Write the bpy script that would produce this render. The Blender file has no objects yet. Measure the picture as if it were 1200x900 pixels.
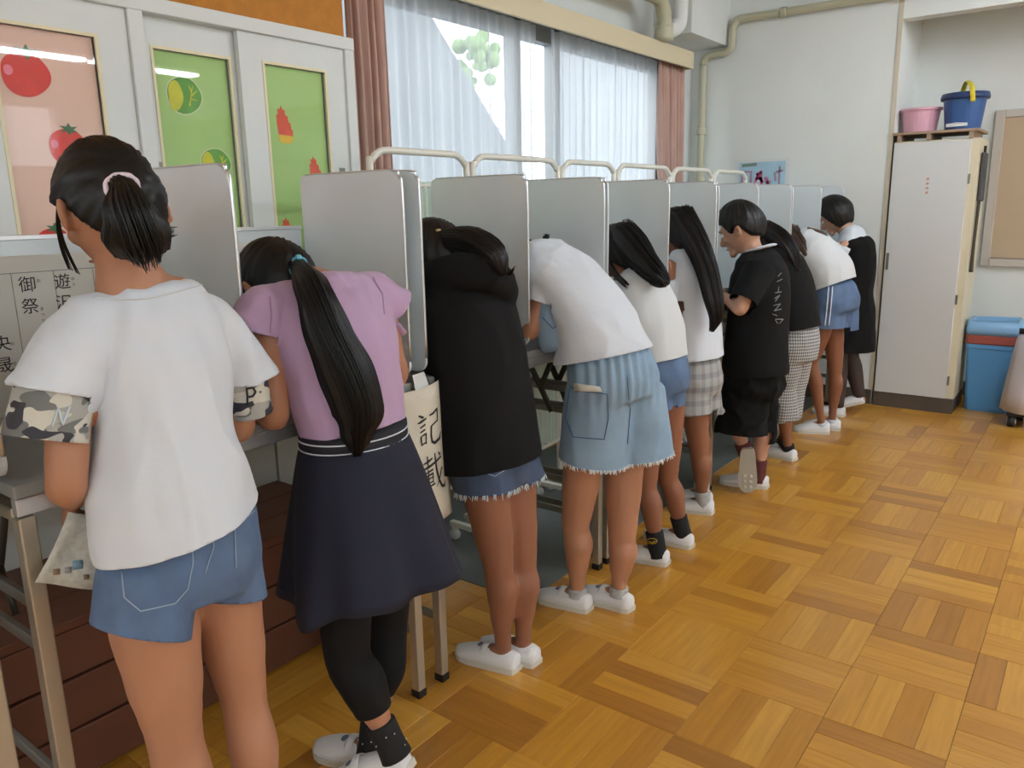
import bpy, bmesh, math, random
from mathutils import Vector, Matrix, noise
from mathutils.bvhtree import BVHTree
random.seed(7)
S = bpy.context.scene
COL = S.collection
V = Vector
# ------------------------------------------------------------------ camera
YAW, PITCH, ROLL, FPX, CAMZ = 0.64590718, 0.21870426, 0.01967831, 925.743, 1.37533
_f = V((-math.sin(YAW)*math.cos(PITCH), math.cos(YAW)*math.cos(PITCH), -math.sin(PITCH)))
_r0 = V((math.cos(YAW), math.sin(YAW), 0)); _d0 = _f.cross(_r0)
_r = _r0*math.cos(ROLL)+_d0*math.sin(ROLL); _d = -_r0*math.sin(ROLL)+_d0*math.cos(ROLL)
CAM = V((0, 0, CAMZ))
cd = bpy.data.cameras.new('camera'); cam = bpy.data.objects.new('camera', cd); COL.objects.link(cam)
cd.sensor_width = 36; cd.lens = FPX/1200*36; cd.clip_start = .02
cam.matrix_world = Matrix(((_r.x, -_d.x, -_f.x, CAM.x), (_r.y, -_d.y, -_f.y, CAM.y), (_r.z, -_d.z, -_f.z, CAM.z), (0, 0, 0, 1)))
S.camera = cam
# ------------------------------------------------------------------ world, lights, exposure
S.view_settings.view_transform = 'Standard'; S.view_settings.look = 'None'; S.view_settings.gamma = 1
S.view_settings.use_curve_mapping = False
S.view_settings.exposure = 0.44
S.cycles.use_denoising = True
S.cycles.max_bounces = 8; S.cycles.diffuse_bounces = 4; S.cycles.transparent_max_bounces = 12
S.cycles.sample_clamp_indirect = 6
W_ = bpy.data.worlds.new('sky'); S.world = W_; W_.use_nodes = True
bg = W_.node_tree.nodes['Background']; bg.inputs[0].default_value = (.87, .94, 1, 1); bg.inputs[1].default_value = 3.5
def area(name, loc, rot, sx, sy, power, color=(1, 1, 1), portal=False):
    l = bpy.data.lights.new(name, 'AREA'); l.shape = 'RECTANGLE'; l.size = sx; l.size_y = sy; l.energy = power; l.color = color
    o = bpy.data.objects.new(name, l); COL.objects.link(o); o.location = loc; o.rotation_euler = rot
    if portal: l.cycles.is_portal = True
    return o
#area('window_portal', (-2.72, 3.9, 1.55), (0, math.radians(-90), 0), 1.6, 3.3, 1, portal=True)
#area('far_window_portal', (5.28, 1.3, 1.75), (0, math.radians(90), 0), 1.7, 6.4, 1, portal=True)
# ------------------------------------------------------------------ helpers
def lin(c):
    return tuple(((x/255)/12.92 if x/255 <= .04045 else ((x/255+.055)/1.055)**2.4) for x in c[:3])+(1,)
def ray(px, py):
    return (_r*(px-600)+_d*(py-450)+_f*FPX)
def P(px, py, x=None, y=None, z=None):
    d = ray(px, py)
    t = x/d.x if x is not None else y/d.y if y is not None else (z-CAMZ)/d.z
    return CAM+d*t
MATS = {}
def M(name, col, rough=.6, metal=0, spec=.5, var=None, bump=None, coat=0, coat_rough=.05, sheen=0, alpha=None, emit=0):
    m = bpy.data.materials.new(name); m.use_nodes = True; nt = m.node_tree; b = nt.nodes['Principled BSDF']
    c = lin(col); b.inputs['Base Color'].default_value = c; b.inputs['Roughness'].default_value = rough
    b.inputs['Metallic'].default_value = metal; b.inputs['Specular IOR Level'].default_value = spec
    b.inputs['Coat Weight'].default_value = coat; b.inputs['Coat Roughness'].default_value = coat_rough
    b.inputs['Sheen Weight'].default_value = sheen
    if emit: b.inputs['Emission Color'].default_value = c; b.inputs['Emission Strength'].default_value = emit
    tc = nt.nodes.new('ShaderNodeTexCoord')
    if var:
        sc, amt, *st = var
        mp = nt.nodes.new('ShaderNodeMapping'); nt.links.new(tc.outputs['Object'], mp.inputs[0])
        if st: mp.inputs['Scale'].default_value = st[0]
        n = nt.nodes.new('ShaderNodeTexNoise'); n.inputs['Scale'].default_value = sc; n.inputs['Detail'].default_value = 4
        nt.links.new(mp.outputs[0], n.inputs[0])
        r = nt.nodes.new('ShaderNodeValToRGB'); r.color_ramp.elements[0].position = .3; r.color_ramp.elements[1].position = .7
        r.color_ramp.elements[0].color = tuple(x*(1-amt) for x in c[:3])+(1,); r.color_ramp.elements[1].color = tuple(min(1, x*(1+amt)) for x in c[:3])+(1,)
        nt.links.new(n.outputs[0], r.inputs[0]); nt.links.new(r.outputs[0], b.inputs['Base Color'])
    if bump:
        sc, stg, *st = bump
        mp = nt.nodes.new('ShaderNodeMapping'); nt.links.new(tc.outputs['Object'], mp.inputs[0])
        if st: mp.inputs['Scale'].default_value = st[0]
        n = nt.nodes.new('ShaderNodeTexNoise'); n.inputs['Scale'].default_value = sc; n.inputs['Detail'].default_value = 3
        nt.links.new(mp.outputs[0], n.inputs[0])
        bp = nt.nodes.new('ShaderNodeBump'); bp.inputs['Strength'].default_value = stg; bp.inputs['Distance'].default_value = .01
        nt.links.new(n.outputs[0], bp.inputs['Height']); nt.links.new(bp.outputs[0], b.inputs['Normal'])
    MATS[name] = m
    return m
def nodes(m): return m.node_tree.nodes, m.node_tree.links, m.node_tree.nodes['Principled BSDF']
BASE = {}
def tag(o, label, cat, group=None, kind=None):
    if label: o['label'] = label
    if cat: o['category'] = cat
    if group: o['group'] = group
    if kind: o['kind'] = kind
    return o
def thing(name, loc, label, cat, group=None, kind=None):
    o = bpy.data.objects.new(name, None); COL.objects.link(o); o.location = loc; o.empty_display_size = .05
    BASE[o.name] = V(loc)
    return tag(o, label, cat, group, kind)
def link(name, me, mat, parent=None, base=None):
    o = bpy.data.objects.new(name, me); COL.objects.link(o)
    if mat is not None and not me.materials: me.materials.append(mat)
    if parent is not None:
        o.parent = parent; BASE[o.name] = BASE[parent.name]
    else:
        BASE[o.name] = V(base) if base is not None else V((0, 0, 0)); o.location = BASE[o.name]
    return o
class MB:
    def __init__(s): s.v = []; s.f = []; s.cuts = []
    def add(s, vs, fs):
        n = len(s.v); s.v += [V(v) for v in vs]; s.f += [tuple(i+n for i in f) for f in fs]; return s
    def box(s, lo, hi, bev=0):
        x0, y0, z0 = lo; x1, y1, z1 = hi
        if bev <= 0:
            vs = [(x, y, z) for z in (z0, z1) for y in (y0, y1) for x in (x0, x1)]
            return s.add(vs, [(0, 2, 3, 1), (4, 5, 7, 6), (0, 1, 5, 4), (2, 6, 7, 3), (0, 4, 6, 2), (1, 3, 7, 5)])
        bm = bmesh.new(); bmesh.ops.create_cube(bm, size=1)
        for v in bm.verts: v.co = V(((x0+x1)/2+v.co.x*(x1-x0), (y0+y1)/2+v.co.y*(y1-y0), (z0+z1)/2+v.co.z*(z1-z0)))
        bmesh.ops.bevel(bm, geom=list(bm.edges), offset=bev, segments=2, affect='EDGES', profile=.5)
        bm.verts.ensure_lookup_table()
        s.add([v.co.copy() for v in bm.verts], [tuple(v.index for v in f.verts) for f in bm.faces]); bm.free(); return s
    def prism(s, pts, vec):
        n = len(pts); vec = V(vec); a = [V(p) for p in pts]
        return s.add(a+[p+vec for p in a], [tuple(range(n))[::-1], tuple(range(n, 2*n))]+[(i, (i+1) % n, n+(i+1) % n, n+i) for i in range(n)])
    def rings(s, R, cap=True):
        n = len(R[0]); vs = [p for r in R for p in r]; fs = []
        for k in range(len(R)-1):
            for i in range(n):
                j = (i+1) % n; fs.append((k*n+i, k*n+j, (k+1)*n+j, (k+1)*n+i))
        if cap: fs.append(tuple(range(n))[::-1]); fs.append(tuple((len(R)-1)*n+i for i in range(n)))
        return s.add(vs, fs)
    def tube(s, pts, rad, side=None, n=14, sub=4, cap=True, dome=False, ridge=None):
        pts = [V(p) for p in pts]; rad = [(r, r) if not isinstance(r, (tuple, list)) else tuple(r) for r in (rad if isinstance(rad, (list, tuple)) else [rad]*len(pts))]
        sides = side if isinstance(side, list) else [side]*len(pts)
        C = []; A = []; SD = []
        m = len(pts)
        for i in range(m-1):
            p0 = pts[max(i-1, 0)]; p1 = pts[i]; p2 = pts[i+1]; p3 = pts[min(i+2, m-1)]
            for k in range(sub):
                t = k/sub
                C.append(.5*((2*p1)+(p2-p0)*t+(2*p0-5*p1+4*p2-p3)*t*t+(3*p1-p0-3*p2+p3)*t**3))
                u = t*t*(3-2*t); A.append((rad[i][0]*(1-u)+rad[i+1][0]*u, rad[i][1]*(1-u)+rad[i+1][1]*u))
                SD.append(None if sides[i] is None else V(sides[i]).lerp(V(sides[i+1]), t))
        C.append(pts[-1]); A.append(rad[-1]); SD.append(None if sides[-1] is None else V(sides[-1]))
        R = []; ref = None; L = len(C)
        for i in range(L):
            t = (C[min(i+1, L-1)]-C[max(i-1, 0)])
            if t.length < 1e-9: t = V((0, 0, 1))
            t.normalize()
            sd = SD[i] if SD[i] is not None else (ref if ref is not None else (V((0, 1, 0)) if abs(t.y) < .8 else V((1, 0, 0))))
            sd = (sd-t*sd.dot(t))
            if sd.length < 1e-6: sd = t.orthogonal()
            sd.normalize(); ref = sd; dp = t.cross(sd)
            ring = []
            for k in range(n):
                a = 2*math.pi*k/n; q = 1+(ridge(i/(L-1), a) if ridge else 0)
                ring.append(C[i]+sd*math.cos(a)*A[i][0]*q+dp*math.sin(a)*A[i][1]*q)
            R.append(ring)
        if dome:
            for end, sgn in ((0, -1), (-1, 1)):
                ring = R[end]; c = C[end]; t = (C[0]-C[1] if end == 0 else C[-1]-C[-2]).normalized(); rr = min(A[end])
                ex = []
                for ph in (.5, .85):
                    ex.append([c+(p-c)*math.cos(ph*math.pi/2)+t*rr*math.sin(ph*math.pi/2) for p in ring])
                if end == 0: R = ex[::-1]+R
                else: R = R+ex
        return s.rings(R, cap)
    def raw(s, C, A, SD, DP, n=36, sub=5, hem=0):
        """rings with free planes: centre, (half side, half depth), side vector, depth vector"""
        R = []; m = len(C); C = [V(c) for c in C]; SD = [V(v) for v in SD]; DP = [V(v) for v in DP]
        if hem:
            nn = SD[0].cross(DP[0]).normalized(); nn = nn if nn.dot(C[0]-C[1]) > 0 else -nn
            s.cuts.append((C[0], nn, max(A[0])*1.15+.02)); C = [C[0]+nn*.04]+C; A = [A[0]]+list(A); SD = [SD[0]]+SD; DP = [DP[0]]+DP; m += 1
        for i in range(m-1):
            p0, p1, p2, p3 = C[max(i-1, 0)], C[i], C[i+1], C[min(i+2, m-1)]
            for k in range(sub):
                t = k/sub; u = t*t*(3-2*t); c = .5*((2*p1)+(p2-p0)*t+(2*p0-5*p1+4*p2-p3)*t*t+(3*p1-p0-3*p2+p3)*t**3)
                a, b = A[i][0]*(1-u)+A[i+1][0]*u, A[i][1]*(1-u)+A[i+1][1]*u; sd, dp = SD[i].lerp(SD[i+1], t), DP[i].lerp(DP[i+1], t)
                R.append([c+sd*a*math.cos(q)+dp*b*math.sin(q) for q in [2*math.pi*j/n for j in range(n)]])
        R.append([C[-1]+SD[-1]*A[-1][0]*math.cos(q)+DP[-1]*A[-1][1]*math.sin(q) for q in [2*math.pi*j/n for j in range(n)]])
        return s.rings(R)
    def ball(s, c, rx, ry=None, rz=None, ax=None, nu=16, nv=12):
        ry = ry or rx; rz = rz or rx; ax = ax or (V((1, 0, 0)), V((0, 1, 0)), V((0, 0, 1))); c = V(c)
        R = []
        for j in range(1, nv):
            th = math.pi*j/nv
            R.append([c+ax[0]*rx*math.sin(th)*math.cos(2*math.pi*i/nu)+ax[1]*ry*math.sin(th)*math.sin(2*math.pi*i/nu)-ax[2]*rz*math.cos(th) for i in range(nu)])
        return s.rings(R)
    def mesh(s, name, base=V((0, 0, 0)), smooth=True):
        me = bpy.data.meshes.new(name); me.from_pydata([tuple(v-base) for v in s.v], [], s.f); me.update()
        bm = bmesh.new(); bm.from_mesh(me); bmesh.ops.recalc_face_normals(bm, faces=bm.faces); bm.to_mesh(me); bm.free()
        if smooth: me.polygons.foreach_set('use_smooth', [True]*len(me.polygons))
        return me
    def build(s, name, mat, parent=None, base=None, smooth=False, label=None):
        b = BASE[parent.name] if parent is not None else (V(base) if base is not None else V((0, 0, 0)))
        o = link(name, s.mesh(name, b, smooth), mat, parent, b)
        if label: o['label'] = label
        return o
    def remesh(s, name, mat, parent, voxel=.008, smooth=4, disp=None, label=None, flat_floor=None):
        b = BASE[parent.name]; me = s.mesh(name, V((0, 0, 0)), False)
        t = bpy.data.objects.new('tmp', me); COL.objects.link(t)
        m = t.modifiers.new('r', 'REMESH'); m.mode = 'VOXEL'; m.voxel_size = voxel
        if smooth: q = t.modifiers.new('s', 'SMOOTH'); q.factor = .5; q.iterations = smooth
        dg = bpy.context.evaluated_depsgraph_get(); dg.update()
        out = bpy.data.meshes.new_from_object(t.evaluated_get(dg)); out.name = name
        bpy.data.objects.remove(t); bpy.data.meshes.remove(me)
        if disp:
            nr = [v.normal.copy() for v in out.vertices]
            for v, n_ in zip(out.vertices, nr): v.co = v.co+n_*disp(v.co, n_)
        if s.cuts:
            bm = bmesh.new(); bm.from_mesh(out)
            for p, n_, r, *ex in s.cuts:
                fs = [f for f in bm.faces if -.03 < (f.calc_center_median()-p).dot(n_) < .075 and (lambda q: (q-n_*q.dot(n_)).length)(f.calc_center_median()-p) < r and not (ex and (f.calc_center_median()-p).dot(ex[0]) > ex[1])]; ed = {e for f in fs for e in f.edges}; ve = {v for f in fs for v in f.verts}
                bmesh.ops.bisect_plane(bm, geom=fs+list(ed)+list(ve), plane_co=p, plane_no=n_, clear_outer=True)
            bm.to_mesh(out); bm.free()
        for v in out.vertices: v.co -= b
        out.polygons.foreach_set('use_smooth', [True]*len(out.polygons)); out.update()
        out.materials.clear()
        o = link(name, out, mat, parent)
        if s.cuts: sl = o.modifiers.new('thick', 'SOLIDIFY'); sl.thickness = .0028; sl.offset = -1
        if label: o['label'] = label
        return o
def bx(name, lo, hi, mat, parent=None, bev=0, base=None, label=None):
    return MB().box(lo, hi, bev).build(name, mat, parent, base=base, label=label)
def struct(name, lo, hi, mat, bev=0):
    o = bx(name, lo, hi, mat, None, bev); o['kind'] = 'structure'; return o
def stroke_mesh(mb, pts, w, org, ux, uy, nrm, thick=.0006):
    """flat brush stroke: pts (u,v[,w]) in sign space"""
    q = [(p[0], p[1], p[2] if len(p) > 2 else w) for p in pts]
    L = []; Rr = []
    for i, (u, v, ww) in enumerate(q):
        a = q[max(i-1, 0)]; b = q[min(i+1, len(q)-1)]; tx, ty = b[0]-a[0], b[1]-a[1]; l = math.hypot(tx, ty) or 1
        nx, ny = -ty/l*ww/2, tx/l*ww/2
        L.append(org+ux*(u+nx)+uy*(v+ny)+nrm*thick); Rr.append(org+ux*(u-nx)+uy*(v-ny)+nrm*thick)
    n = len(q); mb.add(L+Rr, [(i, i+1, n+i+1, n+i) for i in range(n-1)])
def text(mb, txt, org, ux, uy, nrm, size, off=.0008):
    cu = bpy.data.curves.new('t', 'FONT'); cu.body = txt; cu.size = size; cu.align_x = 'CENTER'; cu.align_y = 'CENTER'
    o = bpy.data.objects.new('t', cu); COL.objects.link(o)
    dg = bpy.context.evaluated_depsgraph_get(); dg.update(); me = bpy.data.meshes.new_from_object(o.evaluated_get(dg))
    mb.add([org+ux*v.co.x+uy*v.co.y+nrm*off for v in me.vertices], [tuple(p.vertices) for p in me.polygons])
    bpy.data.objects.remove(o); bpy.data.meshes.remove(me)
# ------------------------------------------------------------------ materials of the place
m_wall = M('cream_wall', (228, 233, 230), .8, bump=(60, .04), var=(2, .03))
m_white = M('white_paint', (222, 226, 224), .55, var=(3, .03))
m_greypaint = M('grey_cream_paint', (200, 204, 200), .6, var=(3, .03))
m_base = M('dark_baseboard', (82, 72, 64), .5)
m_cork = M('cork_board', (184, 122, 48), .85, var=(30, .1), bump=(200, .2))
m_bench = M('dark_red_wood', (98, 56, 38), .5, var=(6, .18, (.6, .08, 1)), bump=(20, .05, (.6, .08, 1)))
m_alu = M('brushed_aluminium', (224, 233, 237), .34, metal=.25, var=(5, .03), bump=(300, .015, (1, 1, .03)))
m_alu_edge = M('bright_aluminium', (222, 224, 226), .3, metal=.8)
m_tube = M('anodised_tube', (186, 178, 160), .35, metal=.7)
m_steel = M('grey_steel', (128, 128, 122), .45, metal=.5)
m_dark = M('dark_steel', (62, 60, 54), .5, metal=.4)
m_black = M('black_rubber', (22, 22, 22), .6)
m_top = M('grey_laminate', (140, 142, 140), .5)
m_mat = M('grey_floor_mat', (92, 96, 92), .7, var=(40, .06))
m_ivory = M('ivory_tube', (226, 224, 212), .35, coat=.3)
m_screen = M('pale_green_cloth', (206, 220, 208), .85, bump=(60, .1))
m_paper = M('white_paper', (232, 230, 220), .8)
m_ink = M('black_ink', (46, 44, 44), .8)
m_line = M('grey_print', (150, 150, 148), .8)
m_cream = M('cream_sign_paper', (222, 216, 198), .7, var=(3, .03))
m_pinkcur = M('pink_curtain', (186, 152, 140), .85, var=(8, .08), bump=(200, .1))
m_valance = M('cream_valance', (214, 202, 170), .6)
m_pipe = M('painted_pipe', (186, 184, 158), .45)
m_glassy = M('window_aluminium', (150, 152, 152), .4, metal=.5)
def glass(name, spec=.08, tint=(1, 1, 1)):
    m = bpy.data.materials.new(name); m.use_nodes = True; nt = m.node_tree; nt.nodes.clear()
    o = nt.nodes.new('ShaderNodeOutputMaterial'); mx = nt.nodes.new('ShaderNodeMixShader'); t = nt.nodes.new('ShaderNodeBsdfTransparent'); g = nt.nodes.new('ShaderNodeBsdfGlossy')
    t.inputs[0].default_value = tint+(1,); g.inputs['Roughness'].default_value = .02; lw = nt.nodes.new('ShaderNodeFresnel'); lw.inputs[0].default_value = 1.5
    ge = nt.nodes.new('ShaderNodeNewGeometry'); iv = nt.nodes.new('ShaderNodeMath'); iv.operation = 'SUBTRACT'; iv.inputs[0].default_value = 1; nt.links.new(ge.outputs['Backfacing'], iv.inputs[1]); ml = nt.nodes.new('ShaderNodeMath'); ml.operation = 'MULTIPLY'; nt.links.new(lw.outputs[0], ml.inputs[0]); nt.links.new(iv.outputs[0], ml.inputs[1]); nt.links.new(ml.outputs[0], mx.inputs[0]); nt.links.new(t.outputs[0], mx.inputs[1]); nt.links.new(g.outputs[0], mx.inputs[2]); nt.links.new(mx.outputs[0], o.inputs[0])
    return m
m_glass = glass('pane_glass')
def sheer():
    m = bpy.data.materials.new('sheer_lace'); m.use_nodes = True; nt = m.node_tree; nt.nodes.clear()
    o = nt.nodes.new('ShaderNodeOutputMaterial'); a = nt.nodes.new('ShaderNodeMixShader'); b = nt.nodes.new('ShaderNodeMixShader')
    t = nt.nodes.new('ShaderNodeBsdfTransparent'); d = nt.nodes.new('ShaderNodeBsdfDiffuse'); l = nt.nodes.new('ShaderNodeBsdfTranslucent')
    d.inputs[0].default_value = (.74, .76, .78, 1); l.inputs[0].default_value = (.66, .69, .71, 1)
    b.inputs[0].default_value = .6; nt.links.new(d.outputs[0], b.inputs[1]); nt.links.new(l.outputs[0], b.inputs[2])
    a.inputs[0].default_value = .58; nt.links.new(t.outputs[0], a.inputs[1]); nt.links.new(b.outputs[0], a.inputs[2]); nt.links.new(a.outputs[0], o.inputs[0])
    return m
m_sheer = sheer()
# parquet: colour from a per-piece random value
def parquet():
    m = M('oak_parquet', (190, 130, 40), .3, coat=.35, coat_rough=.12); ns, lk, b = nodes(m)
    b.inputs['Roughness'].default_value = .34
    oi = ns.new('ShaderNodeObjectInfo'); at = ns.new('ShaderNodeAttribute'); at.attribute_name = 'piece'
    ad = ns.new('ShaderNodeMath'); ad.operation = 'ADD'; lk.new(oi.outputs['Random'], ad.inputs[0]); lk.new(at.outputs['Fac'], ad.inputs[1])
    fr = ns.new('ShaderNodeMath'); fr.operation = 'FRACT'; lk.new(ad.outputs[0], fr.inputs[0])
    r = ns.new('ShaderNodeValToRGB'); cr = r.color_ramp; cr.interpolation = 'LINEAR'
    for i, (p_, c) in enumerate(((0, (168, 112, 38)), (.15, (190, 132, 44)), (.5, (204, 146, 50)), (.85, (212, 156, 58)), (1, (216, 161, 64)))):
        e = cr.elements[i] if i < 2 else cr.elements.new(p_)
        e.position = p_; e.color = lin(c)
    lk.new(fr.outputs[0], r.inputs[0])
    tc = ns.new('ShaderNodeTexCoord'); mp = ns.new('ShaderNodeMapping'); mp.inputs['Scale'].default_value = (70, 5, 10)
    lk.new(tc.outputs['Object'], mp.inputs[0]); n = ns.new('ShaderNodeTexNoise'); n.inputs['Scale'].default_value = 1; n.inputs['Detail'].default_value = 5; n.noise_dimensions = '4D'
    lk.new(mp.outputs[0], n.inputs[0]); mu = ns.new('ShaderNodeMath'); mu.operation = 'MULTIPLY'; mu.inputs[1].default_value = 37; lk.new(fr.outputs[0], mu.inputs[0]); lk.new(mu.outputs[0], n.inputs['W'])
    mx = ns.new('ShaderNodeMixRGB'); mx.blend_type = 'MULTIPLY'; mx.inputs[0].default_value = .45; lk.new(r.outputs[0], mx.inputs[1])
    r2 = ns.new('ShaderNodeValToRGB'); r2.color_ramp.elements[0].position = .25; r2.color_ramp.elements[1].position = .65; r2.color_ramp.elements[0].color = (.55, .45, .35, 1)
    lk.new(n.outputs[0], r2.inputs[0]); lk.new(r2.outputs[0], mx.inputs[2]); lk.new(mx.outputs[0], b.inputs['Base Color'])
    return m
m_parq = parquet()
# ------------------------------------------------------------------ room shell
XW, YW, ZC = -2.62, 5.76, 2.98
floor = struct('floor', (XW-.1, -6.2, -.12), (5.4, YW+.75, -.006), M('floor_joint', (70, 42, 16), .6))
struct('ceiling', (XW-.2, -6.3, ZC), (5.4, YW+.75, ZC+.12), m_white)
struct('wall_end', (XW-.15, YW, -.1), (-1.215, YW+.75, ZC), m_wall)
struct('wall_end_header', (-1.215, YW, 2.49), (5.4, YW+.12, ZC), m_wall)
struct('wall_alcove', (-1.215, YW+.62, -.1), (5.4, YW+.75, ZC), m_wall)
struct('wall_right', (5.2, -6.3, -.1), (5.35, YW+.75, 1.95), m_wall)
struct('wall_right_upper', (5.2, -6.3, 2.6), (5.35, YW+.75, ZC), m_wall)
struct('wall_right_pier', (5.2, 4.5, 1.95), (5.35, YW+.75, 2.6), m_wall)
struct('wall_right_pier_back', (5.2, -6.3, 1.95), (5.35, -1.9, 2.6), m_wall)
struct('wall_back', (XW-.15, -6.3, -.1), (5.4, -6.15, ZC), m_wall)
struct('wall_left', (XW-.15, -.9, -.1), (XW, 2.28, ZC), m_wall)
struct('wall_left_rear_low', (XW-.15, -6.3, -.1), (XW, -.9, .8), m_wall)
struct('wall_left_rear_high', (XW-.15, -6.3, 2.36), (XW, -.9, ZC), m_wall)
struct('wall_left_rear_pier', (XW-.15, -6.3, .8), (XW, -5.4, 2.36), m_wall)
struct('wall_left_below_window', (XW-.15, 2.28, -.1), (XW, YW, .75), m_wall)
struct('wall_left_above_window', (XW-.15, 2.28, 2.36), (XW, YW, ZC), m_white)
struct('wall_left_corner', (XW-.15, 5.3, .75), (XW, YW, 2.36), m_white)
struct('beam_corner', (XW, 5.12, 2.47), (-2.345, YW, ZC), m_white)
struct('baseboard_end', (XW, YW-.012, 0), (-1.22, YW, .1), m_base)
struct('baseboard_alcove', (-1.21, YW+.608, 0), (5.2, YW+.62, .1), m_base)
struct('baseboard_left', (XW, 2.2, 0), (XW+.012, YW, .12), m_base)
struct('trim_1', (-1.235, YW-.006, .1), (-1.21, YW+.0, 2.98), M('corner_bead', (206, 196, 176), .6))
# parquet blocks: four strips each, alternating direction
GX, GY, B_ = -0.78307541, 2.32670205, .3
planks = []
for i in range(-7, 21):
    for j in range(-28, 14):
        for k in range(4):
            x0, y0 = GX+i*B_, GY+j*B_
            if (i+j) % 2 == 0: c = (x0+(k+.5)*.075, y0+.15); rz = 0
            else: c = (x0+.15, y0+(k+.5)*.075); rz = math.pi/2
            if c[0] < XW+.05 or c[0] > 5.15 or c[1] > YW+.6 or c[1] < -6.0: continue
            if c[1] > YW and c[0] < -1.2: continue
            v = V((c[0], c[1], 0))-CAM; dep = v.dot(_f); area_ = 0
            if dep > .3:
                px, py = 600+v.dot(_r)/dep*FPX, 450+v.dot(_d)/dep*FPX
                if -20 < px < 1220 and py < 925 and c[0] > -1.62: area_ = 1/dep**3
            planks.append((area_, c, rz))
planks.sort(key=lambda t: -t[0])
bmx = bmesh.new(); bmesh.ops.create_cube(bmx, size=1)
pl2 = bpy.data.meshes.new('plank')
for v in bmx.verts: v.co = V((v.co.x*.0743, v.co.y*.2982, v.co.z*.01-.005))
bmesh.ops.bevel(bmx, geom=[e for e in bmx.edges if all(v.co.z > -.001 for v in e.verts)], offset=.0008, segments=1, affect='EDGES')
bmx.to_mesh(pl2); bmx.free(); pl2.materials.append(m_parq)
for a_, c, rz in planks[:300]:
    o = bpy.data.objects.new('plank', pl2); COL.objects.link(o); o.parent = floor; o.location = (c[0], c[1], random.uniform(-.0003, .0003)); o.rotation_euler.z = rz
mb = MB(); rnd = []
for a_, c, rz in planks[300:]:
    hx, hy = (.0371, .1491) if rz == 0 else (.1491, .0371)
    mb.box((c[0]-hx, c[1]-hy, -.01), (c[0]+hx, c[1]+hy, 0)); rnd += [random.random()]*6
o = mb.build('planks_beyond', m_parq, floor); o['kind'] = 'stuff'
at = o.data.attributes.new('piece', 'FLOAT', 'FACE'); at.data.foreach_set('value', rnd)
# ------------------------------------------------------------------ window wall
wt = thing('window_1', (XW, 3.8, .75), None, None, kind='structure')
wf = MB()
for y in (2.3, 3.62, 4.0, 5.28): wf.box((XW-.1, y-.03, .75), (XW-.03, y+.03, 2.36))
wf.box((XW-.1, 2.28, .75), (XW-.03, 5.3, .81)); wf.box((XW-.1, 2.28, 2.27), (XW-.03, 5.3, 2.36))
wf.build('window_frame', m_glassy, wt)
for y0, y1 in ((2.33, 3.59), (3.65, 3.97), (4.03, 5.25)):
    bx('pane', (XW-.07, y0, .81), (XW-.065, y1, 2.27), m_glass, wt)
bx('window_sill', (XW-.02, 2.28, .72), (XW+.1, 5.3, .75), m_white, wt)
# outside: stair flight on the neighbouring block, pale building, tree
m_conc = M('pale_concrete', (128, 132, 136), .8, var=(2, .05))
st = thing('outside_stair', (-4.6, 4.2, -1), 'grey concrete stair flight slanting down outside the window', 'stair')
a0, a1 = P(505, 18, x=-4.4), P(632, 232, x=-4.4); b0, b1 = P(400, 112, x=-4.4), P(482, 216, x=-4.4)
ext = (a1-a0).normalized(); ext2 = (b1-b0).normalized()
MB().prism([a0-ext*1.5, a1+ext*2.5, b1+ext2*2.5, b0-ext2*1.5], (-1.3, 0, 0)).build('stair_slab', m_conc, st)
MB().box((-5.7, 2.0, -1), (-4.4, 2.3, 4)).build('stair_wall', m_conc, st)
pb = thing('neighbour_building', (-12, 20, -1), 'pale rendered building standing beyond the stair outside', 'building')
bx('facade', (-11.3, 16.9, -1), (-11, 44, 14), M('pale_render', (150, 154, 158), .8), pb)  # facade placed and sized to tone down the sky behind the right lace
for k in range(4): bx('window', (-11.02, 21+3.6*k, 3.6), (-10.98, 22.4+3.6*k, 5.4), M('dull_pane', (132, 138, 142), .3), pb)
tr = thing('garden_tree', (-9.2, 7.2, -1), 'small green tree standing outside behind the lace curtain', 'tree')
mb = MB(); mb.tube([(-9.2, 7.2, -1), (-9.2, 7.2, 3)], .1); mb.build('trunk', m_bench, tr)
mb = MB()
for k in range(40):
    c = P(556, 58, x=-9.2)+V((random.uniform(-.3, .3), random.gauss(0, .3), random.gauss(-.1, .22)))
    mb.ball(c, random.uniform(.06, .14), nu=8, nv=6)
mb.build('crown', M('leaf_green', (132, 160, 104), .8), tr, smooth=True)
struct('ground_outside', (-40, -20, -1.1), (XW-.3, 40, -1), m_conc)
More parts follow.
